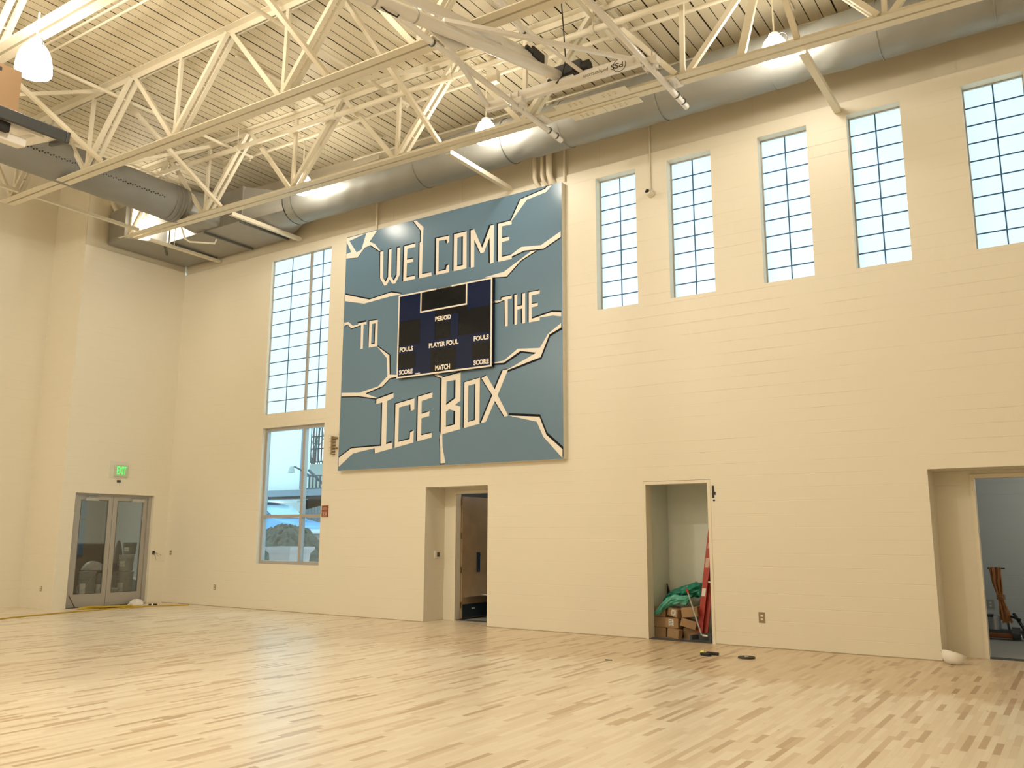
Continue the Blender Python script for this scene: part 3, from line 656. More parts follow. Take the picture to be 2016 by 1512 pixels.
for X, nm in ((12.62,'left'),(14.93,'right')):
    zp = ZB(X)-.055
    p = MB(); p.tube([(X,-8.6,zp),(X,-4.9,zp),(X,-3.6,zp),(X-.01,-1.50,zp-.02)], .046, 18); o = part('anchor_pipe', p, M_WHITE, bs, smooth=True)
    cpl = MB()
    for yy in (-1.68,-1.92,Y2-.1):
        cpl.lathe([(.047,-.012),(.056,-.012),(.056,.012),(.047,.012)], (X,yy,zp-.01), 20, axis='Y'); 
    sub('u_bolt', cpl, M_DARK, o, bs)
    cl = MB(); cl.box(X-.10,X+.10,YC-.03,YC+.12,zp-.03,zp+.12); cl.box(X+.06,X+.16,YC-.10,YC+.02,zp-.02,zp+.08); part('clamp_block', cl, M_WHITE, bs, bevel=.008)
    cb = MB()
    for dx in (-.07,.07):
        for dy in (-.05,.10): cb.tube([(X+dx,YC+dy,zp-.07),(X+dx,YC+dy,zp+.20)], .010, 6)
    part('clamp_bolts', cb, M_SILVER, bs)
    tc = MB(); tc.box(X+.02,X+.16,Y1-.16,Y1+.16,ZB(X)-.02,ZB(X)+.0); tc.tube([(X+.10,Y1+.05,zp-.03),(X+.10,Y1+.05,zp+.08)], .008, 6); part('truss_clamp', tc, M_WHITE, bs)
XM = 13.32
mast_pts = [(XM,-2.35,8.93),(XM,-4.6,8.37),(XM,-9.2,7.22)]
m = MB(); m.tube(mast_pts, .088, 28); ms = part('mast', m, M_WHITE, bs, smooth=True)
m = MB()
for f_ in (.86,1.02):
    c = Vector(mast_pts[1]).lerp(Vector(mast_pts[2]), (f_*4.6-2.25)/4.7) if f_*4.6>2.25 else Vector(mast_pts[0])
    d = (Vector(mast_pts[2])-Vector(mast_pts[1])).normalized()
    m.tube([c-d*.012, c+d*.012], .096, 28)
sub('mast_clamp', m, M_GREYL, ms, bs, smooth=True)
m = MB(); m.tube([(XM+.02,-6.55,7.80),(XM+.06,-6.62,7.72),(XM+.06,-6.80,7.69),(XM+.02,-6.92,7.74)], .010, 8); sub('mast_cable', m, M_BLACK, ms, bs, smooth=True)
m = MB(); m.bar((XM-.02,-3.45,8.83),(XM-.02,-8.8,7.62), .05, .13); part('mast_upper_bar', m, M_WHITE, bs)
m = MB(); m.prism([(-4.45,8.52),(-3.15,8.98),(-3.2,8.74),(-4.3,8.47)], -.012, .012, mat=Matrix(((0,0,1,XM+.03),(1,0,0,0),(0,1,0,0),(0,0,0,1)))); part('hinge_plate', m, M_WHITE, bs)
m = MB(); m.box(XM+.03,XM+.07,-3.62,-3.30,8.74,8.90); m.box(XM+.03,XM+.08,-3.80,-3.62,8.76,8.82); part('rubber_stop', m, M_BLACK, bs, bevel=.01)
pa = (XM-.06,-5.75,8.10)
m = MB(); m.bar(pa, (LX+.06,YC-.03,cbz(LX)+.01), .055, .055); part('brace', m, M_WHITE, bs)
m = MB(); m.bar((XM+.06,-5.75,8.15), (RX-.10,YC-.03,cbz(RX)+.02), .055, .055); part('brace', m, M_WHITE, bs)
m = MB(); m.prism([(0,0),(.9,.22),(.55,-.06)], -.01, .01, mat=Matrix(((0,0,1,XM-.10),(1,0,0,-5.9),(0,1,0,8.02),(0,0,0,1)))); part('gusset', m, M_WHITE, bs)
m = MB(); m.tube([(13.80,YC+.06,cbz(13.8)+.12),(13.62,-4.9,8.72),(13.4,-7.2,8.85)], .030, 12); part('back_stay', m, M_WHITE, bs, smooth=True)
def text_mesh(body, size, wmax=None, bold=.0):
    cu = bpy.data.curves.new('t', 'FONT'); cu.body = body; cu.size = size; cu.align_x = 'LEFT'; cu.offset = bold; cu.resolution_u = 3
    ob = bpy.data.objects.new('t', cu); COL.objects.link(ob)
    dg = bpy.context.evaluated_depsgraph_get(); me = bpy.data.meshes.new_from_object(ob.evaluated_get(dg))
    vs = [v.co.copy() for v in me.vertices]; fs = [list(p.vertices) for p in me.polygons]
    bpy.data.objects.remove(ob); bpy.data.curves.remove(cu); bpy.data.meshes.remove(me)
    return vs, fs
def lettering(mb, body, O, U, V, width, height, bold=.0, mi=0):   # O lower left corner, U and V unit vectors
    vs, fs = text_mesh(body, 1.0, bold=bold)
    x0, x1 = min(v.x for v in vs), max(v.x for v in vs); y0, y1 = min(v.y for v in vs), max(v.y for v in vs)
    O, U, V = Vector(O), Vector(U), Vector(V)
    mb.add([O + U*((v.x-x0)/(x1-x0)*width) + V*((v.y-y0)/(y1-y0)*height) for v in vs], fs, mi)
m = MB()
lettering(m, 'perfsports.com', (14.27,YC-.0135,cbz(14.2)+.045), (-1,0,-SL), (0,0,-1), .42, .075)
lettering(m, 'PSS', (14.52,YC-.0135,cbz(14.4)+.055), (-1,0,-SL), (0,0,-1), .20, .085, .02)
m.lathe([(.098,0),(.108,0),(.108,.002),(.098,.002)], n=28, mat=Matrix.Translation((14.46,YC-.0145,cbz(14.4)+.01)) @ Matrix.Rotation(math.radians(90),4,'X'))
o = part('maker_lettering', m, M_LOGO, bs, 'dark upside down maker lettering')
m = MB(); m.box(13.16,13.74,-2.82,-2.58,8.80,8.98); wn_ = part('winch', m, M_DARK, bs, 'dark grey winch', bevel=.02)
m = MB(); m.tube([(13.14,-2.76,8.77),(13.62,-2.76,8.76)], .062, 18); sub('motor', m, M_BLACK, wn_, bs, smooth=True)
m = MB(); m.lathe([(0,-.05),(.10,-.05),(.10,.05),(0,.05)], (13.80,-2.72,8.86), 20, axis='X'); sub('drum', m, M_BLACK, wn_, bs, smooth=True)
m = MB(); m.tube([(13.42,-2.84,10.05),(13.46,-2.84,9.5),(13.50,-2.86,9.0),(13.46,-2.90,8.72),(13.38,-2.95,8.60)], .010, 8); sub('cable', m, M_BLACK, wn_, bs, smooth=True)
m = MB(); m.tube([(13.66,-2.86,8.86),(13.64,-2.90,8.74),(13.70,-2.93,8.66),(13.78,-2.92,8.66)], .022, 8); sub('hose', m, M_BLACK, wn_, bs, smooth=True)
m = MB(); m.tube([(13.30,-4.6,9.30),(13.28,-3.55,9.06)], .055, 16); o = solo('cable_guide_tube', m, M_WHITE, 'short white tube with a ring at top centre, black cable below it', 'tube', smooth=True)
m = MB(); m.lathe([(.056,-.015),(.066,-.015),(.066,.015),(.056,.015)], (13.288,-3.75,9.105), 18, axis='Y'); r_ = make('tube_ring', m, M_DARK, o.location, o)
# ================================================================== SECOND HOOP, folded, entering at the left edge
bb = thing('backboard', 'folded basketball backboard with dark padded edge at the left edge of view', 'backboard', (8.2,-8.6,6.9))
R0 = Vector((9.387,-8.3,6.591)); D = Vector((0,-1,0)); th_ = math.radians(9); Wd = Vector((-math.cos(th_),0,math.sin(th_))); Nn = D.cross(Wd).normalized()
if Nn.z < 0: Nn = -Nn
def bbox(mb, a0, a1, b0, b1, c0, c1, mi=0):
    vs = [R0 + D*a + Wd*b + Nn*c for c in (c0,c1) for a, b in ((a0,b0),(a1,b0),(a1,b1),(a0,b1))]
    mb.add(vs, [(0,3,2,1),(4,5,6,7),(0,1,5,4),(1,2,6,5),(2,3,7,6),(3,0,4,7)], mi)
m = MB(); bbox(m, 0,1.83, -.05,.0, -.075,.07); bbox(m, -.05,0, -.05,.38, -.075,.07); part('edge_padding', m, M_DARK, bb, bevel=.012)
m = MB(); bbox(m, .0,1.83, .0,1.07, -.02,.03); part('board', m, M_WHITE, bb)
m = MB(); bbox(m, .18,1.65, .12,.18, -.07,-.02); bbox(m, .18,.25,.18,.95,-.07,-.02); bbox(m, 1.58,1.65,.18,.95,-.07,-.02); part('steel_frame', m, M_WHITE, bb)
m = MB(); bbox(m, .62,1.20, .02,.34, -.19,-.075); part('rim_mount', m, M_BLACK, bb, bevel=.01)
m = MB(); bbox(m, .38,.80, .10,.30, -.27,-.17); part('mount_bracket', m, M_WHITE, bb, bevel=.008)
m = MB(); m.box(8.895,8.903,-10.05,-8.66,6.715,7.455); cs = solo('cardboard_sheet', m, M_CARD2, 'brown cardboard sheet standing on the folded backboard under the big lamp', 'cardboard')
m = MB(); m.box(8.903,8.905,-9.02,-8.90,7.36,7.41); make('hand_hole', m, M_BLACK, cs.location, cs)
MURAL = [('l', [(7.183, 7.827), (7.274, 7.833), (7.283, 7.219), (7.369, 7.113), (7.435, 7.215), (7.435, 7.83), (7.513, 7.839), (7.517, 7.213), (7.602, 7.1), (7.681, 7.208), (7.678, 7.83), (7.764, 7.829), (7.767, 7.208), (7.648, 7.032), (7.562, 7.039), (7.476, 7.152), (7.403, 7.035), (7.325, 7.036), (7.2, 7.229)], [], (-0.032, 0.027)), ('l', [(7.879, 7.83), (8.19, 7.831), (8.192, 7.755), (7.967, 7.756), (7.961, 7.512), (8.144, 7.506), (8.137, 7.433), (7.964, 7.434), (7.959, 7.116), (8.202, 7.112), (8.201, 7.045), (7.871, 7.036)], [], (-0.039, 0.028)), ('l', [(8.307, 7.83), (8.344, 7.831), (8.395, 7.821), (8.39, 7.116), (8.642, 7.113), (8.656, 7.034), (8.31, 7.034)], [], (-0.034, 0.023)), ('c', [(8.118, 8.347), (8.194, 8.344), (8.404, 8.157), (8.395, 7.818), (8.345, 7.828), (8.332, 8.089), (8.167, 8.289)], [], (-0.025, -0.001)), ('c', [(6.136, 8.352), (6.738, 8.352), (6.224, 8.271), (6.148, 8.241)], [], None), ('c', [(6.147, 8.257), (6.224, 8.271), (6.46, 7.958), (6.297, 7.989)], [], None), ('c', [(6.744, 8.354), (7.074, 8.35), (6.85, 8.128), (6.88, 8.049), (6.708, 8.019), (6.491, 7.826), (6.145, 7.869), (6.151, 7.972), (6.297, 7.992), (6.461, 7.955), (6.611, 7.993)], [], (0.001, -0.011)), ('c', [(6.835, 8.139), (7.011, 8.05), (7.199, 7.836), (7.148, 7.861), (6.89, 8.042), (6.788, 8.054)], [], (-0.017, -0.018)), ('c', [(6.158, 7.016), (6.905, 6.787), (7.53, 6.852), (7.829, 6.771), (7.753, 6.761), (7.533, 6.765), (6.747, 6.719), (6.161, 6.865)], [], (0.017, 0.028)), ('l', [(8.759, 7.834), (9.107, 7.824), (9.106, 7.692), (9.049, 7.662), (9.038, 7.757), (8.829, 7.768), (8.835, 7.1), (9.034, 7.102), (9.05, 7.179), (9.111, 7.201), (9.111, 7.031), (8.765, 7.032)], [], (-0.043, 0.026)), ('l', [(9.23, 7.828), (9.557, 7.828), (9.564, 7.038), (9.233, 7.034)], [[(9.319, 7.738), (9.462, 7.743), (9.469, 7.119), (9.322, 7.12)]], (-0.041, 0.026)), ('l', [(9.66, 7.829), (9.748, 7.833), (9.952, 7.396), (10.155, 7.828), (10.236, 7.83), (10.236, 7.038), (10.153, 7.032), (10.136, 7.584), (9.995, 7.293), (9.915, 7.29), (9.754, 7.609), (9.756, 7.03), (9.671, 7.029)], [], (-0.041, 0.026)), ('l', [(10.343, 7.825), (10.663, 7.831), (10.669, 7.75), (10.433, 7.757), (10.431, 7.512), (10.614, 7.504), (10.609, 7.431), (10.432, 7.428), (10.431, 7.121), (10.642, 7.117), (10.674, 7.111), (10.671, 7.036), (10.346, 7.033)], [], (-0.039, 0.025)), ('c', [(10.651, 7.833), (10.873, 8.222), (11.449, 8.313), (11.495, 8.351), (11.602, 8.353), (11.464, 8.241), (11.023, 8.182), (10.675, 7.831)], [], (-0.027, 0.019)), ('c', [(10.649, 7.121), (10.898, 7.239), (11.346, 7.188), (11.79, 7.379), (11.789, 7.269), (11.407, 7.109), (10.969, 7.15), (10.678, 7.088)], [], (0.003, -0.026)), ('c', [(10.008, 6.768), (10.488, 6.804), (11.124, 7.11), (11.247, 7.101), (10.891, 6.967), (10.552, 6.696), (10.197, 6.736)], [], (0.011, -0.021)), ('c', [(10.209, 6.284), (10.315, 6.241), (10.427, 6.237), (10.491, 6.227), (10.331, 6.197), (10.206, 6.22)], [], (0.0, -0.02)), ('l', [(10.432, 6.284), (10.676, 6.291), (10.673, 6.227), (10.582, 6.23), (10.584, 5.694), (10.518, 5.696), (10.507, 6.222), (10.427, 6.237)], [], (-0.022, 0.022)), ('l', [(10.739, 6.291), (10.806, 6.294), (10.802, 6.055), (10.92, 6.059), (10.923, 6.289), (10.988, 6.292), (10.988, 5.699), (10.921, 5.695), (10.916, 5.995), (10.807, 5.988), (10.803, 5.695), (10.741, 5.697)], [], (-0.033, 0.021)), ('l', [(11.07, 6.293), (11.321, 6.293), (11.317, 6.227), (11.135, 6.222), (11.135, 6.052), (11.275, 6.051), (11.272, 5.992), (11.135, 5.983), (11.135, 5.76), (11.274, 5.771), (11.319, 5.761), (11.316, 5.7), (11.069, 5.697)], [], (-0.033, 0.019)), ('c', [(11.141, 5.757), (11.587, 5.828), (11.789, 5.793), (11.788, 5.715), (11.601, 5.757), (11.319, 5.758)], [], (0.002, 0.034)), ('c', [(11.787, 5.589), (11.496, 5.415), (11.317, 5.169), (10.817, 5.212), (10.498, 5.017), (10.208, 5.003), (10.208, 4.99), (10.491, 4.974), (10.878, 5.163), (11.242, 5.086), (10.593, 4.835), (10.507, 4.818), (10.632, 4.831), (11.332, 4.989), (11.526, 5.402), (11.787, 5.502)], [], (0.022, -0.038)), ('c', [(6.16, 6.366), (6.295, 6.365), (6.427, 6.262), (6.596, 6.265), (6.668, 6.24), (6.385, 6.202), (6.266, 6.318), (6.164, 6.285)], [], (0.001, -0.021)), ('l', [(6.585, 6.289), (6.842, 6.297), (6.843, 6.236), (6.754, 6.248), (6.759, 5.699), (6.689, 5.699), (6.678, 6.239), (6.597, 6.25)], [], (-0.02, 0.04)), ('l', [(6.926, 6.299), (7.173, 6.292), (7.183, 5.703), (6.928, 5.701)], [[(7.005, 6.221), (7.107, 6.225), (7.106, 5.772), (6.998, 5.77)]], (-0.028, 0.022)), ('c', [(7.168, 5.709), (7.538, 5.463), (7.563, 5.033), (7.499, 5.018), (7.469, 5.408)], [], (0.032, 0.007)), ('c', [(7.758, 5.016), (7.559, 5.041), (7.494, 5.011), (7.243, 4.817), (6.699, 4.728), (6.161, 4.773), (6.159, 4.694), (6.672, 4.656), (7.2, 4.559), (7.219, 4.572), (6.878, 4.697), (7.368, 4.81), (7.572, 4.96), (7.759, 4.974)], [], (0.001, -0.026)), ('l', [(7.206, 4.539), (7.688, 4.63), (7.687, 4.534), (7.514, 4.477), (7.518, 3.56), (7.688, 3.59), (7.689, 3.463), (7.207, 3.385), (7.198, 3.497), (7.387, 3.529), (7.376, 4.459), (7.205, 4.435)], [], (-0.036, 0.025)), ('c', [(7.391, 3.533), (6.518, 3.526), (6.155, 3.34), (6.159, 3.142), (6.573, 3.414), (7.202, 3.496)], [], (-0.002, 0.03)), ('l', [(7.752, 4.392), (8.263, 4.47), (8.267, 4.238), (8.172, 4.208), (8.158, 4.352), (7.851, 4.313), (7.851, 3.588), (8.163, 3.632), (8.168, 3.764), (8.265, 3.806), (8.264, 3.554), (7.757, 3.471)], [], (-0.032, 0.02)), ('l', [(8.361, 4.496), (8.742, 4.549), (8.739, 4.449), (8.463, 4.397), (8.461, 4.132), (8.672, 4.165), (8.666, 4.071), (8.464, 4.039), (8.465, 3.69), (8.74, 3.723), (8.738, 3.628), (8.362, 3.572)], [], (-0.035, 0.018)), ('c', [(8.749, 4.934), (8.828, 4.932), (8.986, 4.857), (8.97, 4.824), (8.82, 4.881)], [], (-0.024, -0.01)), ('l', [(8.975, 4.831), (9.455, 4.895), (9.456, 4.321), (9.324, 4.244), (9.459, 4.199), (9.455, 3.75), (9.013, 3.678), (8.972, 3.728)], [[(9.098, 4.74), (9.328, 4.752), (9.329, 4.383), (9.097, 4.259)], [(9.097, 4.126), (9.181, 4.167), (9.331, 4.122), (9.328, 3.853), (9.1, 3.818)]], (-0.046, 0.017)), ('c', [(8.977, 3.734), (9.013, 3.678), (9.027, 3.414), (9.105, 3.096), (8.98, 3.095), (8.967, 3.438), (8.946, 3.601)], [], (-0.02, -0.021)), ('l', [(9.551, 4.681), (9.929, 4.738), (9.929, 3.824), (9.549, 3.764)], [[(9.647, 4.605), (9.824, 4.625), (9.821, 3.907), (9.646, 3.88)]], (-0.031, 0.013)), ('l', [(9.967, 4.725), (10.091, 4.766), (10.285, 4.468), (10.472, 4.826), (10.602, 4.839), (10.357, 4.35), (10.602, 3.936), (10.52, 3.917), (10.292, 4.244), (10.084, 3.853), (9.964, 3.835), (10.231, 4.361)], [], (-0.035, 0.014)), ('c', [(10.608, 3.936), (11.305, 3.861), (11.457, 3.512), (11.795, 3.231), (11.794, 3.07), (11.385, 3.487), (11.247, 3.772)], [], (0.014, 0.046)), ('c', [(6.733, 8.143), (6.85, 8.128), (6.89, 8.044), (6.725, 8.022), (6.686, 8.058)], [], None)]
# ================================================================== SIGN AND SCOREBOARD
sg = thing('wall_sign', 'big square blue wall sign reading WELCOME TO THE ICE BOX with white cracks', 'sign', (9.0,-.06,3.06))
m = MB(); m.box(6.138,11.815,-.13,-.0,3.058,8.37); part('sign_board', m, [M_SIGNEDGE], sg)
m = MB(); m.box(6.138,11.815,-.1305,-.1300,3.058,8.37); part('blue_face', m, M_SIGNB, sg)
for i, (k, outer, hs, off) in enumerate(MURAL):
    nm = 'painted_letter' if k == 'l' else 'painted_crack'
    XZ = Matrix(((1,0,0,0),(0,0,-1,0),(0,1,0,0),(0,0,0,1)))       # polygon in XZ, pulled toward the room
    m = MB(); m.prism(outer, .1318, .1328+.00006*i, mat=XZ, holes=hs); part(nm, m, M_SIGNW, sg)
    if off:
        b = MB(); dx, dz = off
        for lp in [outer]+hs:
            n_ = len(lp)
            for j in range(n_):
                p, q = lp[j], lp[(j+1)%n_]
                y = -.1308 - .00001*(j%7)
                b.add([(p[0],y,p[1]),(q[0],y,q[1]),(q[0]+dx,y,q[1]+dz),(p[0]+dx,y,p[1]+dz)], [(0,1,2,3)])
        part('painted_shadow', b, M_SIGNK, sg)
sb = thing('scoreboard', 'dark blue and black scoreboard with white frame in the middle of the sign', 'scoreboard', (9.06,-.18,4.91))
x0,x1,z0,z1 = 7.845,10.277,4.91,6.705; yf = -.23
m = MB(); m.box(x0,x1,yf+.006,-.135,z0,z1); part('cabinet', m, M_SBK, sb)
t = .032; m = MB()
m.box(x0,x0+t,yf-.004,yf+.01,z0,z1); m.box(x1-t,x1,yf-.004,yf+.01,z0,z1); m.box(x0+t,x1-t,yf-.004,yf+.01,z0,z0+t)
m.box(x0+t,8.86,yf-.004,yf+.01,z1-t,z1); m.box(9.262,x1-t,yf-.004,yf+.01,z1-t,z1)
m.box(8.448,8.448+t,yf-.004,yf+.01,6.238,z1-t); m.box(9.632,9.664,yf-.004,yf+.01,6.238,z1-t); m.box(8.48,9.632,yf-.004,yf+.01,6.238,6.27)
part('white_frame', m, M_SIGNW, sb)
m = MB()
for a,b,c,d in ((x0+t,8.448,6.12,z1-t),(9.664,x1-t,6.12,z1-t),(x0+t,x1-t,4.942,5.62),(8.45,8.85,5.62,6.238),(9.1,9.45,5.62,6.10)): m.box(a,b,yf+.001,yf+.007,c,d)
part('navy_panel', m, M_SBN, sb)
for a,b,c,d in ((7.9,8.45,5.60,6.0),(8.75,9.40,4.95,5.42),(8.9,9.25,5.62,5.96),(9.75,10.24,5.62,6.15),(9.8,10.24,5.10,5.42),(7.88,8.35,5.10,5.42)):
    m = MB(); m.box(a,b,yf-.001,yf+.006,c,d); part('digit_window', m, M_SBK, sb)
m = MB(); m.box(8.48,9.632,yf-.002,yf+.006,6.27,z1-t); part('top_display', m, M_SBK, sb)
for body, a, b, c, d in (('PERIOD',8.855,9.262,5.998,6.098),('PLAYER FOUL',8.702,9.462,5.456,5.562),('FOULS',7.912,8.280,5.460,5.562),('FOULS',9.842,10.207,5.462,5.562),('SCORE',7.912,8.280,4.978,5.080),('SCORE',9.842,10.210,4.975,5.076),('MATCH',8.878,9.258,4.970,5.080)):
    m = MB(); lettering(m, body, (a,yf-.0035,c), (1,0,0), (0,0,1), b-a, d-c, .042); part('white_caption', m, M_SIGNW, sb)
m = MB(); lettering(m, 'DAKTRONICS', (8.872,yf-.0055,z1-.030), (1,0,0), (0,0,1), .378, .024); part('maker_caption', m, M_SIGNW, sb)
m = MB(); m.box(8.35,8.48,yf-.005,yf,4.955,4.972); part('maker_plate', m, M_PAPER, sb)
# ================================================================== SMALL THINGS ON THE WALLS
ex = thing('exit_sign', 'green lit EXIT sign above the glass double doors', 'exit sign', (0,-1.43,3.03))
m = MB(); m.box(0,.012,-1.69,-1.20,3.03,3.44); part('back_plate', m, M_EXITP, ex)
m = MB(); m.box(.012,.045,-1.57,-1.22,3.07,3.35); part('sign_panel', m, mat('exit_clear_panel', (.52,.62,.44), .3), ex)
m = MB(); lettering(m, 'EXIT', (.048,-1.515,3.125), (0,1,0), (0,0,1), .245, .19, .012); part('exit_letters', m, M_GLOW, ex, 'green glowing letters')
m = MB(); m.box(0,.03,-1.47,-1.38,2.93,2.985); solo('alarm_box', m, M_DARK, 'small dark box right below the exit sign', 'box', bevel=.004)
def outlet(P, label, plate=M_TAN, cat='outlet', U=None, V=(0,0,1), Nv=None, sockets=True, h=.115, w_=.072, group=None):
    U = Vector(U); V = Vector(V); Nv = Vector(Nv); P = Vector(P)
    t = thing('wall_outlet' if sockets else 'wall_switch', label, cat, P, group)
    def bx(mb, u0,u1,v0,v1,n0,n1):
        vs = [P+U*u+V*v+Nv*n for n in (n0,n1) for u,v in ((u0,v0),(u1,v0),(u1,v1),(u0,v1))]
        mb.add(vs, [(0,3,2,1),(4,5,6,7),(0,1,5,4),(1,2,6,5),(2,3,7,6),(3,0,4,7)])
    m = MB(); bx(m,-w_/2,w_/2,-h/2,h/2,0,.006); part('cover_plate', m, plate, t)
    if sockets:
        for v in (-.026,.026):
            m = MB(); bx(m,-.018,.018,v-.015,v+.015,.006,.009); part('socket', m, M_CREAMP, t)
    else:
        m = MB(); bx(m,-.009,.009,-.018,.018,.006,.013); part('toggle', m, M_CREAMP, t)
B = dict(U=(1,0,0), Nv=(0,-1,0)); Lw = dict(U=(0,1,0), Nv=(1,0,0))
outlet((2.054,0,.443), 'tan wall outlet left of the tall clear window', **B)
outlet((15.267,0,.45), 'tan wall outlet right of the storage closet', h=.16, w_=.10, **B)
outlet((-.53,-2.78,.45), 'tan wall outlet in the recessed corner left of the double doors', U=(1,0,0), Nv=(0,-1,0))
outlet((.231,0,1.23), 'tan wall switch by the room corner', sockets=False, cat='switch', **B)
m = MB(); m.box(0,.015,-.36,-.30,1.19,1.28); wb = solo('open_wiring_box', m, M_BLACK, 'open black wiring box with loose wires beside the double doors', 'box')
m = MB(); m.tube([(.01,-.33,1.24),(.06,-.30,1.22),(.10,-.24,1.14)],.004,5); m.tube([(.01,-.33,1.22),(.07,-.31,1.14),(.08,-.30,1.05)],.004,5); m.tube([(.01,-.32,1.25),(.08,-.25,1.20),(.10,-.16,1.16)],.004,5); make('loose_wires', m, M_TAN, wb.location, wb)
th = thing('thermostat', 'small thermostat on the side wall of the oak door recess', 'thermostat', (8.508,.40,1.30))
m = MB(); m.box(8.508,8.530,.31,.50,1.22,1.38); part('housing', m, M_CREAMP, th, bevel=.006)
m = MB(); m.box(8.530,8.533,.375,.455,1.255,1.345); part('screen', m, M_DARK, th)
m = MB(); m.box(14.540,14.575,-.006,.02,2.30,2.50); m.box(14.575,14.60,-.006,.015,2.35,2.40); m.box(14.552,14.585,-.006,.015,2.25,2.275); solo('wall_hole', m, M_BLACK, 'jagged dark cut in the wall at the upper right of the closet opening', 'hole')
m = MB(); m.box(5.575,5.765,-.02,.0,2.075,2.32); nt_ = solo('notice_board', m, M_NOTICE, 'small brown red notice on the wall right of the clear window', 'notice')
m = MB()
for z in (2.275,2.255,2.23,2.195,2.17): m.box(5.595,5.745,-.0215,-.0205,z,z+.010)
m.box(5.61,5.66,-.0215,-.0205,2.12,2.15); m.box(5.68,5.74,-.0215,-.0205,2.115,2.155); m.box(5.60,5.74,-.0215,-.0205,2.088,2.102); make('notice_print', m, mat('faded_print', (.55,.36,.26), .7), nt_.location, nt_)
wg = thing('wire_guard', 'cream wire guard on the wall half behind the lower left of the sign', 'wire guard', (6.0,-.05,3.43))
m = MB(); yg = -.10
for k in range(7): z = 3.45+.068*k; m.tube([(5.78,-.005,z),(5.78,yg,z),(6.22,yg,z)], .0045, 6)
for x in (5.78,6.10): m.tube([(x,yg,3.43),(x,yg,3.88)], .0045, 6)
part('wires', m, M_STEEL, wg)
m = MB(); m.box(5.875,5.905,yg-.02,-.0,3.43,3.83); m.box(5.93,5.97,-.07,0,3.78,3.82); m.box(5.94,5.975,-.05,0,3.55,3.585); part('bracket', m, M_TAN, wg)
# ================================================================== THINGS ON THE GYM FLOOR
def cord(name, pts, r, m_, label, cat='cord'):
    m = MB(); cu = [Vector(p) for p in pts]; P = []
    for i in range(len(cu)-1):                                    # Catmull-Rom
        p0, p1, p2, p3 = cu[max(i-1,0)], cu[i], cu[i+1], cu[min(i+2,len(cu)-1)]
        for k in range(6):
            t_ = k/6; P.append(.5*((2*p1)+(p2-p0)*t_+(2*p0-5*p1+4*p2-p3)*t_*t_+(3*p1-p0-3*p2+p3)*t_**3))
    P.append(cu[-1]); m.tube(P, r, 7); return solo(name, m, m_, label, cat, smooth=True)
cord('extension_cord', [(1.95,-5.9,.014),(1.37,-4.54,.014),(1.12,-3.6,.014),(1.0,-3.0,.014),(.95,-2.4,.014),(.93,-1.9,.014),(.93,-1.45,.014),(.93,-1.15,.014),(.95,-.95,.014),(1.15,-.62,.014),(1.42,-.22,.014)], .014, M_YELLOW, 'long yellow cord running left across the floor past the double doors')
pc = [(.82,-1.06,.016)]; random.seed(11)
for k in range(9):
    e = .10*random.random()
    pc += [(.48+e,-1.45-.1*k%.3,.018+.012*(k%3)),(.28+e,-2.25+.05*(k%4),.02+.010*(k%4)),(.42+e,-2.30+.06*(k%3),.02+.014*(k%3)),(.62+e*.6,-1.25-.07*(k%3),.02+.012*(k%2))]
cord('coiled_cord', pc, .013, M_YELLOW, 'heap of looped yellow cord in front of the double doors')
pl_ = MB(); pl_.tube([(.84,-.92,.028),(.88,-.84,.028),(.93,-.75,.028)], [.028,.034,.026], 12); o = solo('cord_connector', pl_, M_BLACK, 'black cord connector with a white band in front of the doors', 'plug', smooth=True)
m = MB(); m.tube([(.868,-.865,.028),(.885,-.833,.028)], .0355, 12); make('white_band', m, M_PAPER, o.location, o)
def lump(c, rx, ry, rz, amp, seed, n=18, flat=True):
    rnd = random.Random(seed); ph = [rnd.uniform(0,6.28) for _ in range(6)]; m = MB()
    def fn(u, v):
        a = 2*math.pi*u; b = math.pi*(v if not flat else v*.5)
        e = 1+amp*(math.sin(3*a+ph[0]+2*b)+.7*math.sin(5*a+ph[1]-3*b)+.5*math.sin(9*a+ph[2]+5*b))
        return (c[0]+rx*e*math.sin(b)*math.cos(a), c[1]+ry*e*math.sin(b)*math.sin(a), c[2]+rz*(math.cos(b)*(1+amp*math.sin(4*a+ph[3])*math.sin(b)) if flat else math.cos(b)))
    m.sheet(fn, n*2, n); return m
solo('rag', lump((.10,-.76,.001),.16,.17,.13,.13,5), M_CLOTH, 'crumpled white rag at the foot of the right glass door', 'rag', smooth=True)
m = MB(); m.bar((.03,-2.43,.30),(.11,-2.30,.012),.02,.02); solo('pry_bar', m, mat('dark_red_iron',(.08,.02,.015),.5), 'thin dark bar leaning at the left foot of the double doors', 'bar')
h = thing('hard_hat', 'white hard hat lying on the floor by the right corner recess', 'hard hat', (17.93,-.24,0))
Rm = Matrix.Translation((17.93,-.24,.128)) @ Matrix.Rotation(math.radians(13),4,'Y') @ Matrix.Rotation(math.radians(160),4,'X') @ Matrix.Scale(1.08,4,(0,0,1))
m = MB(); m.lathe([(0,.125),(.04,.122),(.08,.105),(.108,.07),(.122,.03),(.128,0),(.122,-.004),(.112,.03),(.10,.068),(.07,.098),(0,.114)], n=28, mat=Rm @ Matrix.Diagonal((1.18,.95,1,1)).to_4x4()); part('shell', m, M_HAT, h, smooth=True)
m = MB(); m.lathe([(.124,0),(.134,-.003),(.134,-.009),(.122,-.006)], n=28, mat=Rm @ Matrix.Diagonal((1.22,.95,1,1)).to_4x4()); part('brim', m, M_HAT, h, smooth=True)
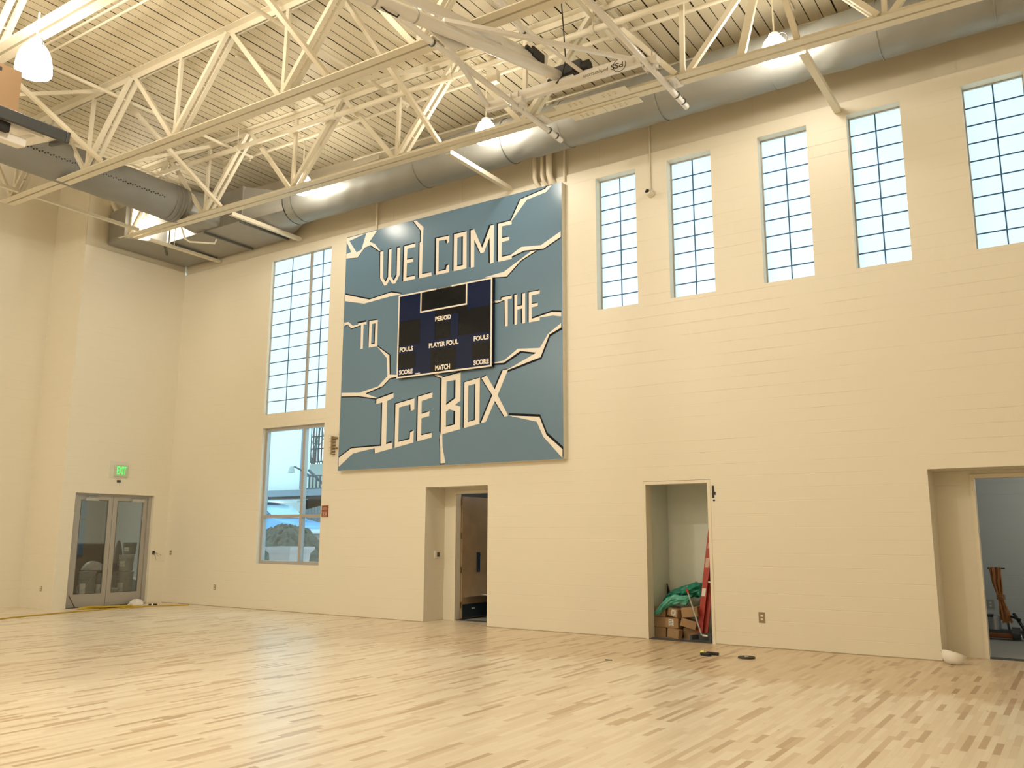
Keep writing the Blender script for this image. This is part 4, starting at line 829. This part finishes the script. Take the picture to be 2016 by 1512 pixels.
m = MB(); m.lathe([(.095,.012),(.105,.012),(.105,-.006),(.095,-.006)], n=24, mat=Rm @ Matrix.Diagonal((1.15,.92,1,1)).to_4x4()); part('headband', m, M_DARK, h, smooth=True)
m = MB(); m.lathe([(.035,0),(.115,0),(.12,.006),(.115,.022),(.04,.022),(.035,.01)], (15.437,-1.28,.001), 32); o = solo('rubber_disc', m, mat('dark_disc',(.035,.028,.022),.6), 'flat dark round disc on the floor right of the closet', 'disc', smooth=True)
m = MB(); m.lathe([(0,.022),(.032,.022),(.030,.028),(0,.03)], (15.437,-1.28,.001), 16); make('disc_hub', m, M_SILVER, o.location, o)
tl = thing('hand_tool', 'small black and yellow hand tool on the floor before the closet', 'tool', (14.89,-1.28,0))
m = MB(); m.bar((14.80,-1.34,.022),(14.95,-1.42,.020),.07,.04); m.bar((14.84,-1.26,.025),(15.02,-1.25,.022),.05,.04); part('body', m, M_BLACK, tl, bevel=.008)
m = MB(); m.tube([(14.77,-1.30,.03),(14.82,-1.29,.035)], .03, 12); part('yellow_end', m, mat('hi_vis_yellow',(.75,.75,.15),.4), tl, smooth=True)
m = MB(); m.bar((13.89,-2.58,.006),(13.99,-2.57,.006),.012,.010); solo('steel_scrap', m, M_DARK, 'tiny dark sliver of steel on the open floor below the sign', 'scrap')
# ================================================================== STORAGE CLOSET
def carton(cx, cy, cz, sx, sy, sz, rz, label, tilt=0, lab=None, yaw2=0):
    t = thing('cardboard_box', label, 'box', (cx,cy,cz), 'cardboard boxes piled in the closet')
    Mt = Matrix.Translation((cx,cy,cz)) @ Matrix.Rotation(math.radians(rz),4,'Z') @ Matrix.Rotation(math.radians(tilt),4,'Y')
    m = MB(); m.box(-sx/2,sx/2,-sy/2,sy/2,0,sz,mat=Mt); part('carton', m, M_CARD, t, bevel=.006)
    m = MB(); m.box(-.028,.028,-sy/2-.002,sy/2+.002,sz,sz+.002,mat=Mt); m.box(-.028,.028,-sy/2-.002,-sy/2,sz*.62,sz+.002,mat=Mt); part('tape', m, M_TAPE, t)
    if lab:
        a = lab; m = MB(); m.box(a-.045,a+.045,-sy/2-.003,-sy/2-.0005,sz*.18,sz*.85,mat=Mt); l_ = part('shipping_label', m, M_PAPER, t)
        m = MB()
        for k in range(4): m.box(a-.035,a+.03-.012*(k%2),-sy/2-.0045,-sy/2-.003,sz*(.25+.14*k),sz*(.30+.14*k),mat=Mt)
        sub('print', m, M_INK, l_, t)
carton(13.40,.51,.0,.205,.30,.165,0,'cardboard box on the closet floor at the far left, in the bottom row')
carton(13.625,.53,.0,.225,.30,.165,2,'cardboard box on the closet floor, second from the left')
carton(13.690,.285,.012,.215,.13,.15,-10,'small front cardboard box on the closet floor, tipped corner forward', tilt=7)
carton(13.905,.55,.0,.24,.26,.17,3,'cardboard box on the closet floor in the shade beside the red ladder')
carton(13.402,.50,.168,.21,.30,.165,0,'cardboard box in the second row at the left closet wall')
carton(13.635,.47,.168,.235,.30,.165,-3,'cardboard box in the second row with a white label', lab=-.01)
carton(13.895,.41,.190,.26,.26,.13,12,'tilted cardboard box in the second row, right of the labelled one', tilt=15)
carton(13.40,.50,.336,.20,.28,.165,0,'cardboard box on top at the left closet wall under green plastic')
carton(13.680,.46,.352,.22,.28,.14,-20,'cardboard box on top in the middle with a white label', tilt=9, lab=.03)
carton(13.945,.43,.362,.27,.28,.16,10,'largest cardboard box on top at the right, beside the red ladder', tilt=-6)
def drape(name, pts, m_, label, seed, amp=.03):
    # loose plastic: a lumpy closed pillow following a row of centres (x,y,z,rx,rz)
    rnd = random.Random(seed); ph = [rnd.uniform(0,6.28) for _ in range(8)]; m = MB(); n_ = len(pts)-1
    def fn(u, v):
        t_ = v*n_; i = min(int(t_), n_-1); k = t_-i; a_, b_ = pts[i], pts[i+1]; c = [a_[j]*(1-k)+b_[j]*k for j in range(5)]
        en = math.sin(math.pi*min(max(v,.02),.98))**.35; an = 2*math.pi*u
        e = 1+amp*9*(.5*math.sin(3*an+7*v+ph[0])+.4*math.sin(5*an-11*v+ph[1])+.35*math.sin(19*v+2*an+ph[2])+.3*math.sin(9*an+23*v+ph[4]))
        return (c[0]+.3*c[4]*math.sin(an)*.4*e, c[1]+c[3]*math.cos(an)*en*e, c[2]+c[4]*math.sin(an)*en*e)
    m.sheet(fn, 54, 66); return solo(name, m, m_, label, 'plastic sheet', smooth=True)
drape('plastic_bag', [(13.37,.62,.60,.13,.06),(13.52,.64,.68,.16,.10),(13.72,.66,.72,.17,.11),(13.90,.66,.79,.17,.12),(14.05,.64,.80,.16,.12),(14.14,.62,.64,.12,.12)], M_GREEN, 'dark green plastic sheeting heaped on top of the boxes', 3)
drape('plastic_film', [(13.33,.28,.39,.05,.05),(13.43,.30,.45,.07,.08),(13.52,.32,.55,.08,.09),(13.64,.36,.62,.08,.07),(13.78,.36,.64,.09,.07),(13.90,.36,.63,.08,.08),(13.99,.36,.72,.06,.05)], M_GREENL, 'pale green crumpled plastic film hanging over the front of the boxes', 8, .04)
m = MB(); m.prism([(0,0),(.12,0),(.0,.36)], -.02, .02, mat=Matrix(((1,0,0,13.31),(0,0,-1,.90),(0,1,0,.50),(0,0,0,1)))); solo('dark_wedge', m, M_BLACK, 'black pointed scrap standing behind the boxes at the left closet wall', 'scrap')
ld = thing('step_ladder', 'closed red fibreglass step ladder leaning in the closet', 'ladder', (14.1,.40,0))
def rail(p, q, nm, w_=.075):
    m = MB(); m.bar(p, q, .030, w_, up=(0,1,0)); m2 = Vector(p); return part(nm, m, M_RED, ld)
A0, A1 = (14.072,.395,.01), (14.282,.64,1.95); C0, C1 = (14.150,.455,.01), (14.325,.70,1.75)
m = MB()
def vrail(p, q, wx, dy, nm):
    p, q = Vector(p), Vector(q); m = MB()
    vs = [p+Vector((sx*wx/2,sy*dy/2,0)) for sx,sy in ((-1,-1),(1,-1),(1,1),(-1,1))]+[q+Vector((sx*wx/2,sy*dy/2,0)) for sx,sy in ((-1,-1),(1,-1),(1,1),(-1,1))]
    m.add(vs, [(0,3,2,1),(4,5,6,7),(0,1,5,4),(1,2,6,5),(2,3,7,6),(3,0,4,7)]); return part(nm, m, M_RED, ld)
r1 = vrail(A0, A1, .095, .03, 'front_rail'); vrail(C0, C1, .085, .03, 'rear_rail')
vrail((14.62,.46,.01),(14.80,.66,1.9), .09, .03, 'front_rail')
for k in range(3,6):
    f_ = k/6.3; p = Vector(A0).lerp(Vector(A1), f_); q = Vector((14.62,.46,.01)).lerp(Vector((14.80,.66,1.9)), f_); m = MB(); m.bar(p+Vector((.04,.03,0)), q+Vector((0,.03,0)), .07, .03); part('step', m, M_SILVER, ld)
def on_rail(f_, dx0, dx1, h, m_, nm):
    c = Vector(A0).lerp(Vector(A1), f_); d = (Vector(A1)-Vector(A0)); d2 = d.normalized()*h; m = MB(); yo = -.0165
    m.add([c+Vector((dx0,yo,0)), c+Vector((dx1,yo,0)), c+d2+Vector((dx1,yo,0)), c+d2+Vector((dx0,yo,0)), c+Vector((dx0,yo-.001,0)), c+Vector((dx1,yo-.001,0)), c+d2+Vector((dx1,yo-.001,0)), c+d2+Vector((dx0,yo-.001,0))], [(0,3,2,1),(4,5,6,7),(0,1,5,4),(1,2,6,5),(2,3,7,6),(3,0,4,7)]); sub(nm, m, m_, r1, ld)
on_rail(.355,-.035,.03,.13,M_PAPER,'paint_splash'); on_rail(.60,-.03,.03,.15,mat('ladder_label',(.62,.45,.34),.6),'warning_label'); on_rail(.76,-.025,.02,.09,mat('ladder_label_pale',(.6,.35,.25),.6),'size_label')
on_rail(.85,-.03,.03,.25,mat('ladder_sticker_orange',(.55,.2,.08),.6),'caution_sticker')
br = thing('lobby_broom', 'grey long handled dustpan broom leaning before the red ladder', 'broom', (14.2,.20,0))
m = MB(); m.tube([(13.945,.27,.79),(14.20,.19,.10)], .013, 10); part('handle', m, M_GREYL, br, smooth=True)
m = MB(); m.tube([(13.935,.273,.82),(13.957,.266,.76)], .020, 10); part('grip', m, M_RED, br, 'red grip', smooth=True)
m = MB(); m.prism([(14.03,.10),(14.40,.10),(14.36,.26),(14.10,.26)], .013, .03); m.prism([(14.03,.10),(14.07,.10),(14.14,.26),(14.10,.26)], .03, .10); m.prism([(14.36,.10),(14.40,.10),(14.36,.26),(14.32,.26)], .03, .10); m.prism([(14.10,.24),(14.36,.24),(14.36,.26),(14.10,.26)], .03, .13); part('pan', m, M_DARK, br)
m = MB(); m.tube([(14.22,.18,.10),(14.31,.18,.09)], .016, 8); part('socket', m, M_PAPER, br, 'white socket', smooth=True)
def bucket(name, cx, cy, cz, r, h, m_, label, cat='bucket', lid=False, lab=False, group=None):
    t = thing(name, label, cat, (cx,cy,cz), group)
    m = MB()
    if lid: m.lathe([(0,0),(r*.88,0),(r,h),(r*1.05,h),(r*1.05,h+.02),(0,h+.025)], (cx,cy,cz), 24)
    else: m.lathe([(0,0),(r*.88,0),(r,h),(r*.96,h),(r*.85,.02),(0,.015)], (cx,cy,cz), 24)
    for zf in (.78,.86): m.lathe([(r*(.88+.12*zf),h*zf-.008),(r*(.88+.12*zf)+.012,h*zf),(r*(.88+.12*zf),h*zf+.008)], (cx,cy,cz), 24)
    part('shell', m, m_, t, smooth=True)
    m = MB(); m.tube([(cx-r*1.02,cy,cz+h*.86),(cx-r*.9,cy-r*.8,cz+h*.5),(cx,cy-r*1.15,cz+h*.36),(cx+r*.9,cy-r*.8,cz+h*.5),(cx+r*1.02,cy,cz+h*.86)], .005, 6); part('bail', m, M_SILVER, t, smooth=True)
    return t
bucket('bucket', 14.45,.44,.001,.13,.36,M_GREYL,'grey paint bucket half hidden behind the right closet jamb')
# ================================================================== SIDE ROOM AT RIGHT
fm = thing('floor_machine', 'floor buffing machine with orange base in the right side room', 'floor machine', (18.25,3.35,0))
m = MB(); m.box(17.93,18.42,3.30,3.55,.03,.11); part('base', m, M_RUST, fm, bevel=.02)
m = MB(); m.box(17.95,18.55,3.32,3.55,.11,.16); m.lathe([(0,-.06),(.10,-.06),(.10,.06),(0,.06)], (18.44,3.36,.11), 18, axis='X'); m.lathe([(0,-.05),(.085,-.05),(.085,.05),(0,.05)], (18.60,3.40,.09), 18, axis='Y'); part('skirt', m, M_DARK, fm)
m = MB(); m.lathe([(0,.16),(.095,.16),(.095,.36),(.07,.385),(0,.39)], (18.13,3.42,0), 22); part('motor', m, M_SILVER, fm, smooth=True)
m = MB(); m.tube([(18.34,3.44,.14),(18.26,3.56,.75),(18.20,3.62,1.18)], .018, 10); m.tube([(18.08,3.62,1.16),(18.34,3.62,1.16)], .018, 10); part('handle', m, M_DARK, fm, smooth=True)
m = MB(); m.box(18.03,18.12,3.30,3.50,.36,.40); part('motor_strap', m, M_BLACK, fm)
m = MB(); random.seed(5)
for k in range(16):
    e = (k-7.5)/7.5; o1 = random.uniform(-.02,.02)
    m.tube([(18.20+.085*e+o1,3.50+.03*math.sin(k),1.16+random.uniform(-.03,.03)),(18.22+.07*e,3.44+.03*math.cos(k),.92),(18.25+.03*e,3.45+.02*math.sin(2*k),.68),(18.29+.07*e+o1,3.42+.03*math.cos(k),.42),(18.31+.085*e,3.44,.29+random.uniform(-.03,.03))], .011, 6)
for z in (.66,.69,.72): m.lathe([(.062,-.01),(.072,0),(.062,.01)], (18.255,3.45,z), 16)
solo('cord_hank', m, M_ORANGE, 'thick hank of orange cord hung on the floor machine handle', 'cord', smooth=True)
m = MB(); m.tube([(18.42,3.46,.42),(18.50,3.34,.30),(18.60,3.28,.12)], .025, 8); m.tube([(18.38,3.40,.38),(18.52,3.30,.34)], .02, 8); solo('machine_hose', m, M_BLACK, 'black hose trailing beside the orange floor machine', 'hose', smooth=True)
outlet((18.03,4.1,.52), 'grey wall outlet behind the orange cord hank', plate=M_GREYL, U=(1,0,0), Nv=(0,-1,0), h=.16, w_=.12)
# ================================================================== VESTIBULE BEHIND THE GLASS DOORS
m = MB(); m.box(-2.66,-2.60,-1.9,.02,0,1.42); o = solo('brown_panel', m, M_BROWN, 'big dark brown panel standing behind the left glass door', 'panel')
m = MB(); m.box(-2.67,-2.595,-1.9,.02,1.42,1.45); make('panel_edge', m, M_GREYL, o.location, o)
def bin_(cx, cy, cz, r, h, m_, label):
    t = bucket('bucket', cx, cy, cz, r, h, m_, label, lid=True, group='buckets behind the glass doors')
    m = MB(); a0 = math.radians(-65); 
    vs = []
    for zz in (cz+h*.30, cz+h*.66):
        for k in range(5): a = a0+math.radians(12*(k-2)); rr = r*(.88+.12*(zz-cz)/h)+.004; vs.append((cx+rr*math.cos(a), cy+rr*math.sin(a), zz))
    m.add(vs, [(k,k+1,k+6,k+5) for k in range(4)]); part('paper_label', m, M_PAPER, t)
bin_(-.95,-1.44,0,.19,.76,M_GREYP,'large grey drum with a label behind the left glass door')
bin_(-.95,-1.06,0,.16,.70,M_GREYP,'grey drum standing against the middle stile behind the doors')
bin_(-1.00,-.42,0,.20,.72,M_GREYL,'pale drum at the right behind the right glass door')
bin_(-1.02,-.40,.76,.18,.38,M_GREYL,'pale bucket stacked on the right drum, with a label')
bin_(-1.10,-.28,1.17,.16,.28,M_GREYP,'topmost grey bucket of the right stack behind the glass')
m = MB(); m.box(-1.25,-.95,-.90,-.68,0,.74); solo('grey_crate', m, M_GREYP, 'grey box low behind the left half of the right glass door', 'box', bevel=.02)
m = MB(); m.box(-1.15,-.98,-.84,-.66,.745,.97); solo('small_carton', m, M_DARK, 'small dark carton on top of the drums behind the right glass door', 'box')
solo('white_bag', lump((-1.2,-1.18,.80),.24,.26,.22,.08,9), M_GREYL, 'pale bag lying on top of the drums behind the left glass door', 'bag', smooth=True)
m = lump((-1.9,-.10,.0),.20,.15,1.52,.06,12); solo('coat_bundle', m, mat('grey_cloth',(.16,.16,.15),.9), 'tall grey wrapped roll leaning behind the right glass door', 'roll', smooth=True)
m = MB(); m.lathe([(0,0),(.16,0),(.17,.08),(.15,.10),(0,.09)], (-.62,-1.0,.28), 22); m.tube([(-.62,-1.0,0),(-.62,-1.0,.28)], .15, 16); solo('white_tub', m, M_GREYL, 'low pale tub in front of the grey box behind the right door', 'tub', smooth=True)
outlet((-1.6,1.6,1.28), 'dark wall switch plate seen through the right glass door', plate=M_DARK, sockets=False, cat='switch', U=(1,0,0), Nv=(0,-1,0), h=.22, w_=.16)
# ================================================================== OUTDOORS THROUGH THE CLEAR WINDOW
m = MB()
def gnd(u, v):
    x = -34+44*u; y = .9+24*v; return (x, y, .45+.06*math.sin(1.3*x+.7*y)+.05*math.sin(3.1*x-2*y))
m.sheet(gnd, 60, 36); o = struct('ground_snow', m, M_SNOW, smooth=True)
m = MB()
def mound(u, v):
    a = 2*math.pi*u; r = v; x = -5.6+2.9*r*math.cos(a); y = 9.0+1.9*r*math.sin(a)
    z = .35+1.72*(.5+.5*math.cos(math.pi*r))**.8
    q = Vector((x*1.6,y*1.6,z)); z += (.22*noise.noise(q)+.13*noise.noise(q*2.7)+.08*noise.noise(q*6.3))*min(1,2*(1-r))
    return (x+.10*noise.noise(q*3.1), y+.1*noise.noise(q*3.7), z)
m.sheet(mound, 130, 60); solo('dirt_mound', m, M_DIRT, 'heap of dug brown earth outside the clear window', 'dirt heap', smooth=True)
pt = thing('planter', 'large square concrete planter outside the clear window', 'planter', (-.95,5.0,.42))
m = MB()
def ringq(s, z, rot=0.06): s *= .615; return [(-.97+s*math.cos(rot+math.pi/2*k+math.pi/4)*1.0, 5.0+s*math.sin(rot+math.pi/2*k+math.pi/4), z) for k in range(4)]
rings = [ringq(.80,.40), ringq(.98,.95), ringq(1.00,1.12), ringq(1.22,1.24), ringq(1.22,1.32), ringq(1.0,1.32), ringq(.95,1.16)]
vs = [p for r_ in rings for p in r_]; fs = []
for i in range(len(rings)-1):
    for k in range(4): fs.append((i*4+k, i*4+(k+1)%4, (i+1)*4+(k+1)%4, (i+1)*4+k))
fs.append((24,25,26,27)); m.add(vs, fs); part('body', m, M_PLANTER, pt)
m = MB(); r1_ = ringq(1.23,1.322); r2_ = ringq(1.0,1.322); m.add(r1_+r2_, [(k,(k+1)%4,(k+1)%4+4,k+4) for k in range(4)]); part('snow_rim', m, M_SNOW, pt, 'snow dusted rim')
for i, (c, s_) in enumerate((((-2.0,3.55,.40),.42),((.35,4.0,.40),.42))): solo('snow_pile', lump((c[0],c[1],c[2]),s_,s_*.7,.42,.12,20+i), M_SNOW, ['snow pile at the left foot of the planter outside','snow pile at the right foot of the planter outside'][i], 'snow pile', smooth=True)
car = thing('car', 'pale blue snowy pickup parked beyond the dirt heap outside', 'car', (-10.6,12.0,.5))
m = MB(); prof = [(-13.6,1.0),(-13.6,1.95),(-12.3,2.02),(-12.0,3.0),(-10.6,3.12),(-9.9,2.95),(-8.9,2.38),(-8.0,2.22),(-7.5,2.05),(-7.35,1.6),(-7.35,1.0)]
m.prism(prof, -1.0, .95, mat=Matrix(((1,0,0,0),(0,0,-1,12.1),(0,1,0,-.03),(0,0,0,1)))); part('body', m, M_CARP, car, bevel=.08)
m = MB(); m.prism([(-11.8,2.25),(-11.65,2.92),(-10.6,3.02),(-9.98,2.86),(-9.2,2.42)], 1.0, 1.012, mat=Matrix(((1,0,0,0),(0,0,-1,12.1),(0,1,0,-.03),(0,0,0,1)))); part('side_window', m, M_CGLASS, car)
m = MB(); m.add([(-9.86,11.2,2.95),(-8.93,11.2,2.40),(-8.93,12.95,2.40),(-9.86,12.95,2.95)], [(0,1,2,3)]); part('windscreen', m, M_CGLASS, car)
m = MB(); m.sheet(lambda u,v: (-11.9+2.1*u, 11.15+1.8*v, 3.10+.05*math.sin(3*u)+.02*math.sin(9*v)-.10*max(0,u-.7)), 12, 8); part('roof_snow', m, M_SNOW, car, smooth=True)
m = MB(); m.box(-9.35,-9.15,10.95,11.1,2.40,2.55); part('mirror', m, M_DARK, car)
for x in (-12.4,-8.5):
    m = MB(); m.lathe([(0,-.12),(.42,-.12),(.42,.12),(0,.12)], (x,11.15,.90), 22, axis='Y'); part('wheel', m, M_BLACK, car)
nb = thing('neighbour_building', 'white painted brick building with grey canopy outside the clear window', 'building', (-14,16,0))
m = MB(); m.box(-24,-12.42,16.0,16.3,3.4,12); m.box(-24,-12.9,16.3,16.6,.4,3.4); part('brick_wall', m, M_BRICKW, nb)
m = MB(); m.box(-24,-8.0,14.9,15.1,3.50,3.80); part('canopy_fascia', m, M_BEAM, nb)
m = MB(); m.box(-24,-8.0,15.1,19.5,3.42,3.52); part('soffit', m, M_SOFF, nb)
m = MB(); m.box(-12.72,-12.62,15.95,16.0,3.9,12); part('downpipe', m, M_BEAM, nb)
m = MB(); m.box(-13.4,-12.0,15.2,15.4,3.22,3.28); part('strip_light', m, M_PAPER, nb)
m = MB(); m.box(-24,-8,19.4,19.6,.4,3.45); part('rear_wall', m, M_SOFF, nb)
m = MB(); m.box(-16.5,-12.0,18.2,18.5,3.5,5.35); part('stair_wall', m, M_BRICKW, nb)
gl = thing('barn_lamp', 'gooseneck outdoor lamp on the white brick building', 'lamp', (-12.3,15.6,4.6))
m = MB(); m.tube([(-11.95,15.98,4.50),(-12.3,15.6,4.82),(-12.55,15.4,4.98)], .04, 8); part('arm', m, M_DARK, gl, smooth=True)
m = MB(); m.lathe([(.03,.10),(.10,.05),(.17,-.22),(.15,-.22),(.05,.04)], (-12.66,15.35,4.90), 14); part('shade', m, M_GREYL, gl, smooth=True)
def railing(x0, x1, y, z0, z1, label, n_, rails=(0,1)):
    t = thing('railing', label, 'railing', ((x0+x1)/2,y,z0))
    for i in range(n_):
        x = x0+(x1-x0)*i/(n_-1); m = MB(); m.box(x-.028,x+.028,y-.028,y+.028,z0,z1); part('baluster', m, M_RAIL, t)
    for f_ in rails:
        z = z0+(z1-z0)*f_; m = MB(); m.box(x0,x1,y-.035,y+.035,z-.03,z+.03); part('rail', m, M_RAIL, t)
railing(-14.6,-12.2,17.6,5.35,7.35,'tall dark stair railing high on the neighbouring building',13,(.02,.36,.68,.98))
railing(-11.25,-8.6,15.0,3.835,4.43,'low dark railing on the canopy of the neighbouring building',12)
m = MB(); m.bar((-11.4,15.3,4.75),(-10.1,15.3,3.85),.08,.10); solo('stair_handrail', m, M_RAIL, 'sloping handrail above the canopy outside', 'handrail')
fn_ = thing('fence', 'weathered grey board fence under the canopy outside', 'fence', (-10.3,14.2,.5))
for i in range(16):
    x = -11.9+.20*i; m = MB(); m.box(x,x+.16,14.2,14.24,.5,2.55+.035*i); part('board', m, M_FENCE, fn_)
m = MB(); m.box(-7.3,-3.0,11.0,11.5,.4,1.75); o = solo('snow_wall', m, M_PLANTER, 'low wall capped with snow right of the dirt heap outside', 'wall')
m = MB(); m.box(-7.35,-2.95,10.9,11.6,1.75,1.90); make('snow_cap', m, M_SNOW, o.location, o)
# bare trees beyond the stair
tb = MB(); random.seed(21)
for i in range(60):
    x = random.uniform(-21,-15); y = random.uniform(21,24); z = .45; p = [(x,y,z)]
    for k in range(7): p.append((p[-1][0]+random.uniform(-.5,.5), p[-1][1]+random.uniform(-.3,.3), p[-1][2]+random.uniform(.8,1.6)))
    tb.tube(p, [.07,.06,.05,.045,.04,.03,.02,.01], 5)
solo('bare_thicket', tb, M_TREE, 'bare winter branches behind the stair outside', 'branches', kind='stuff')
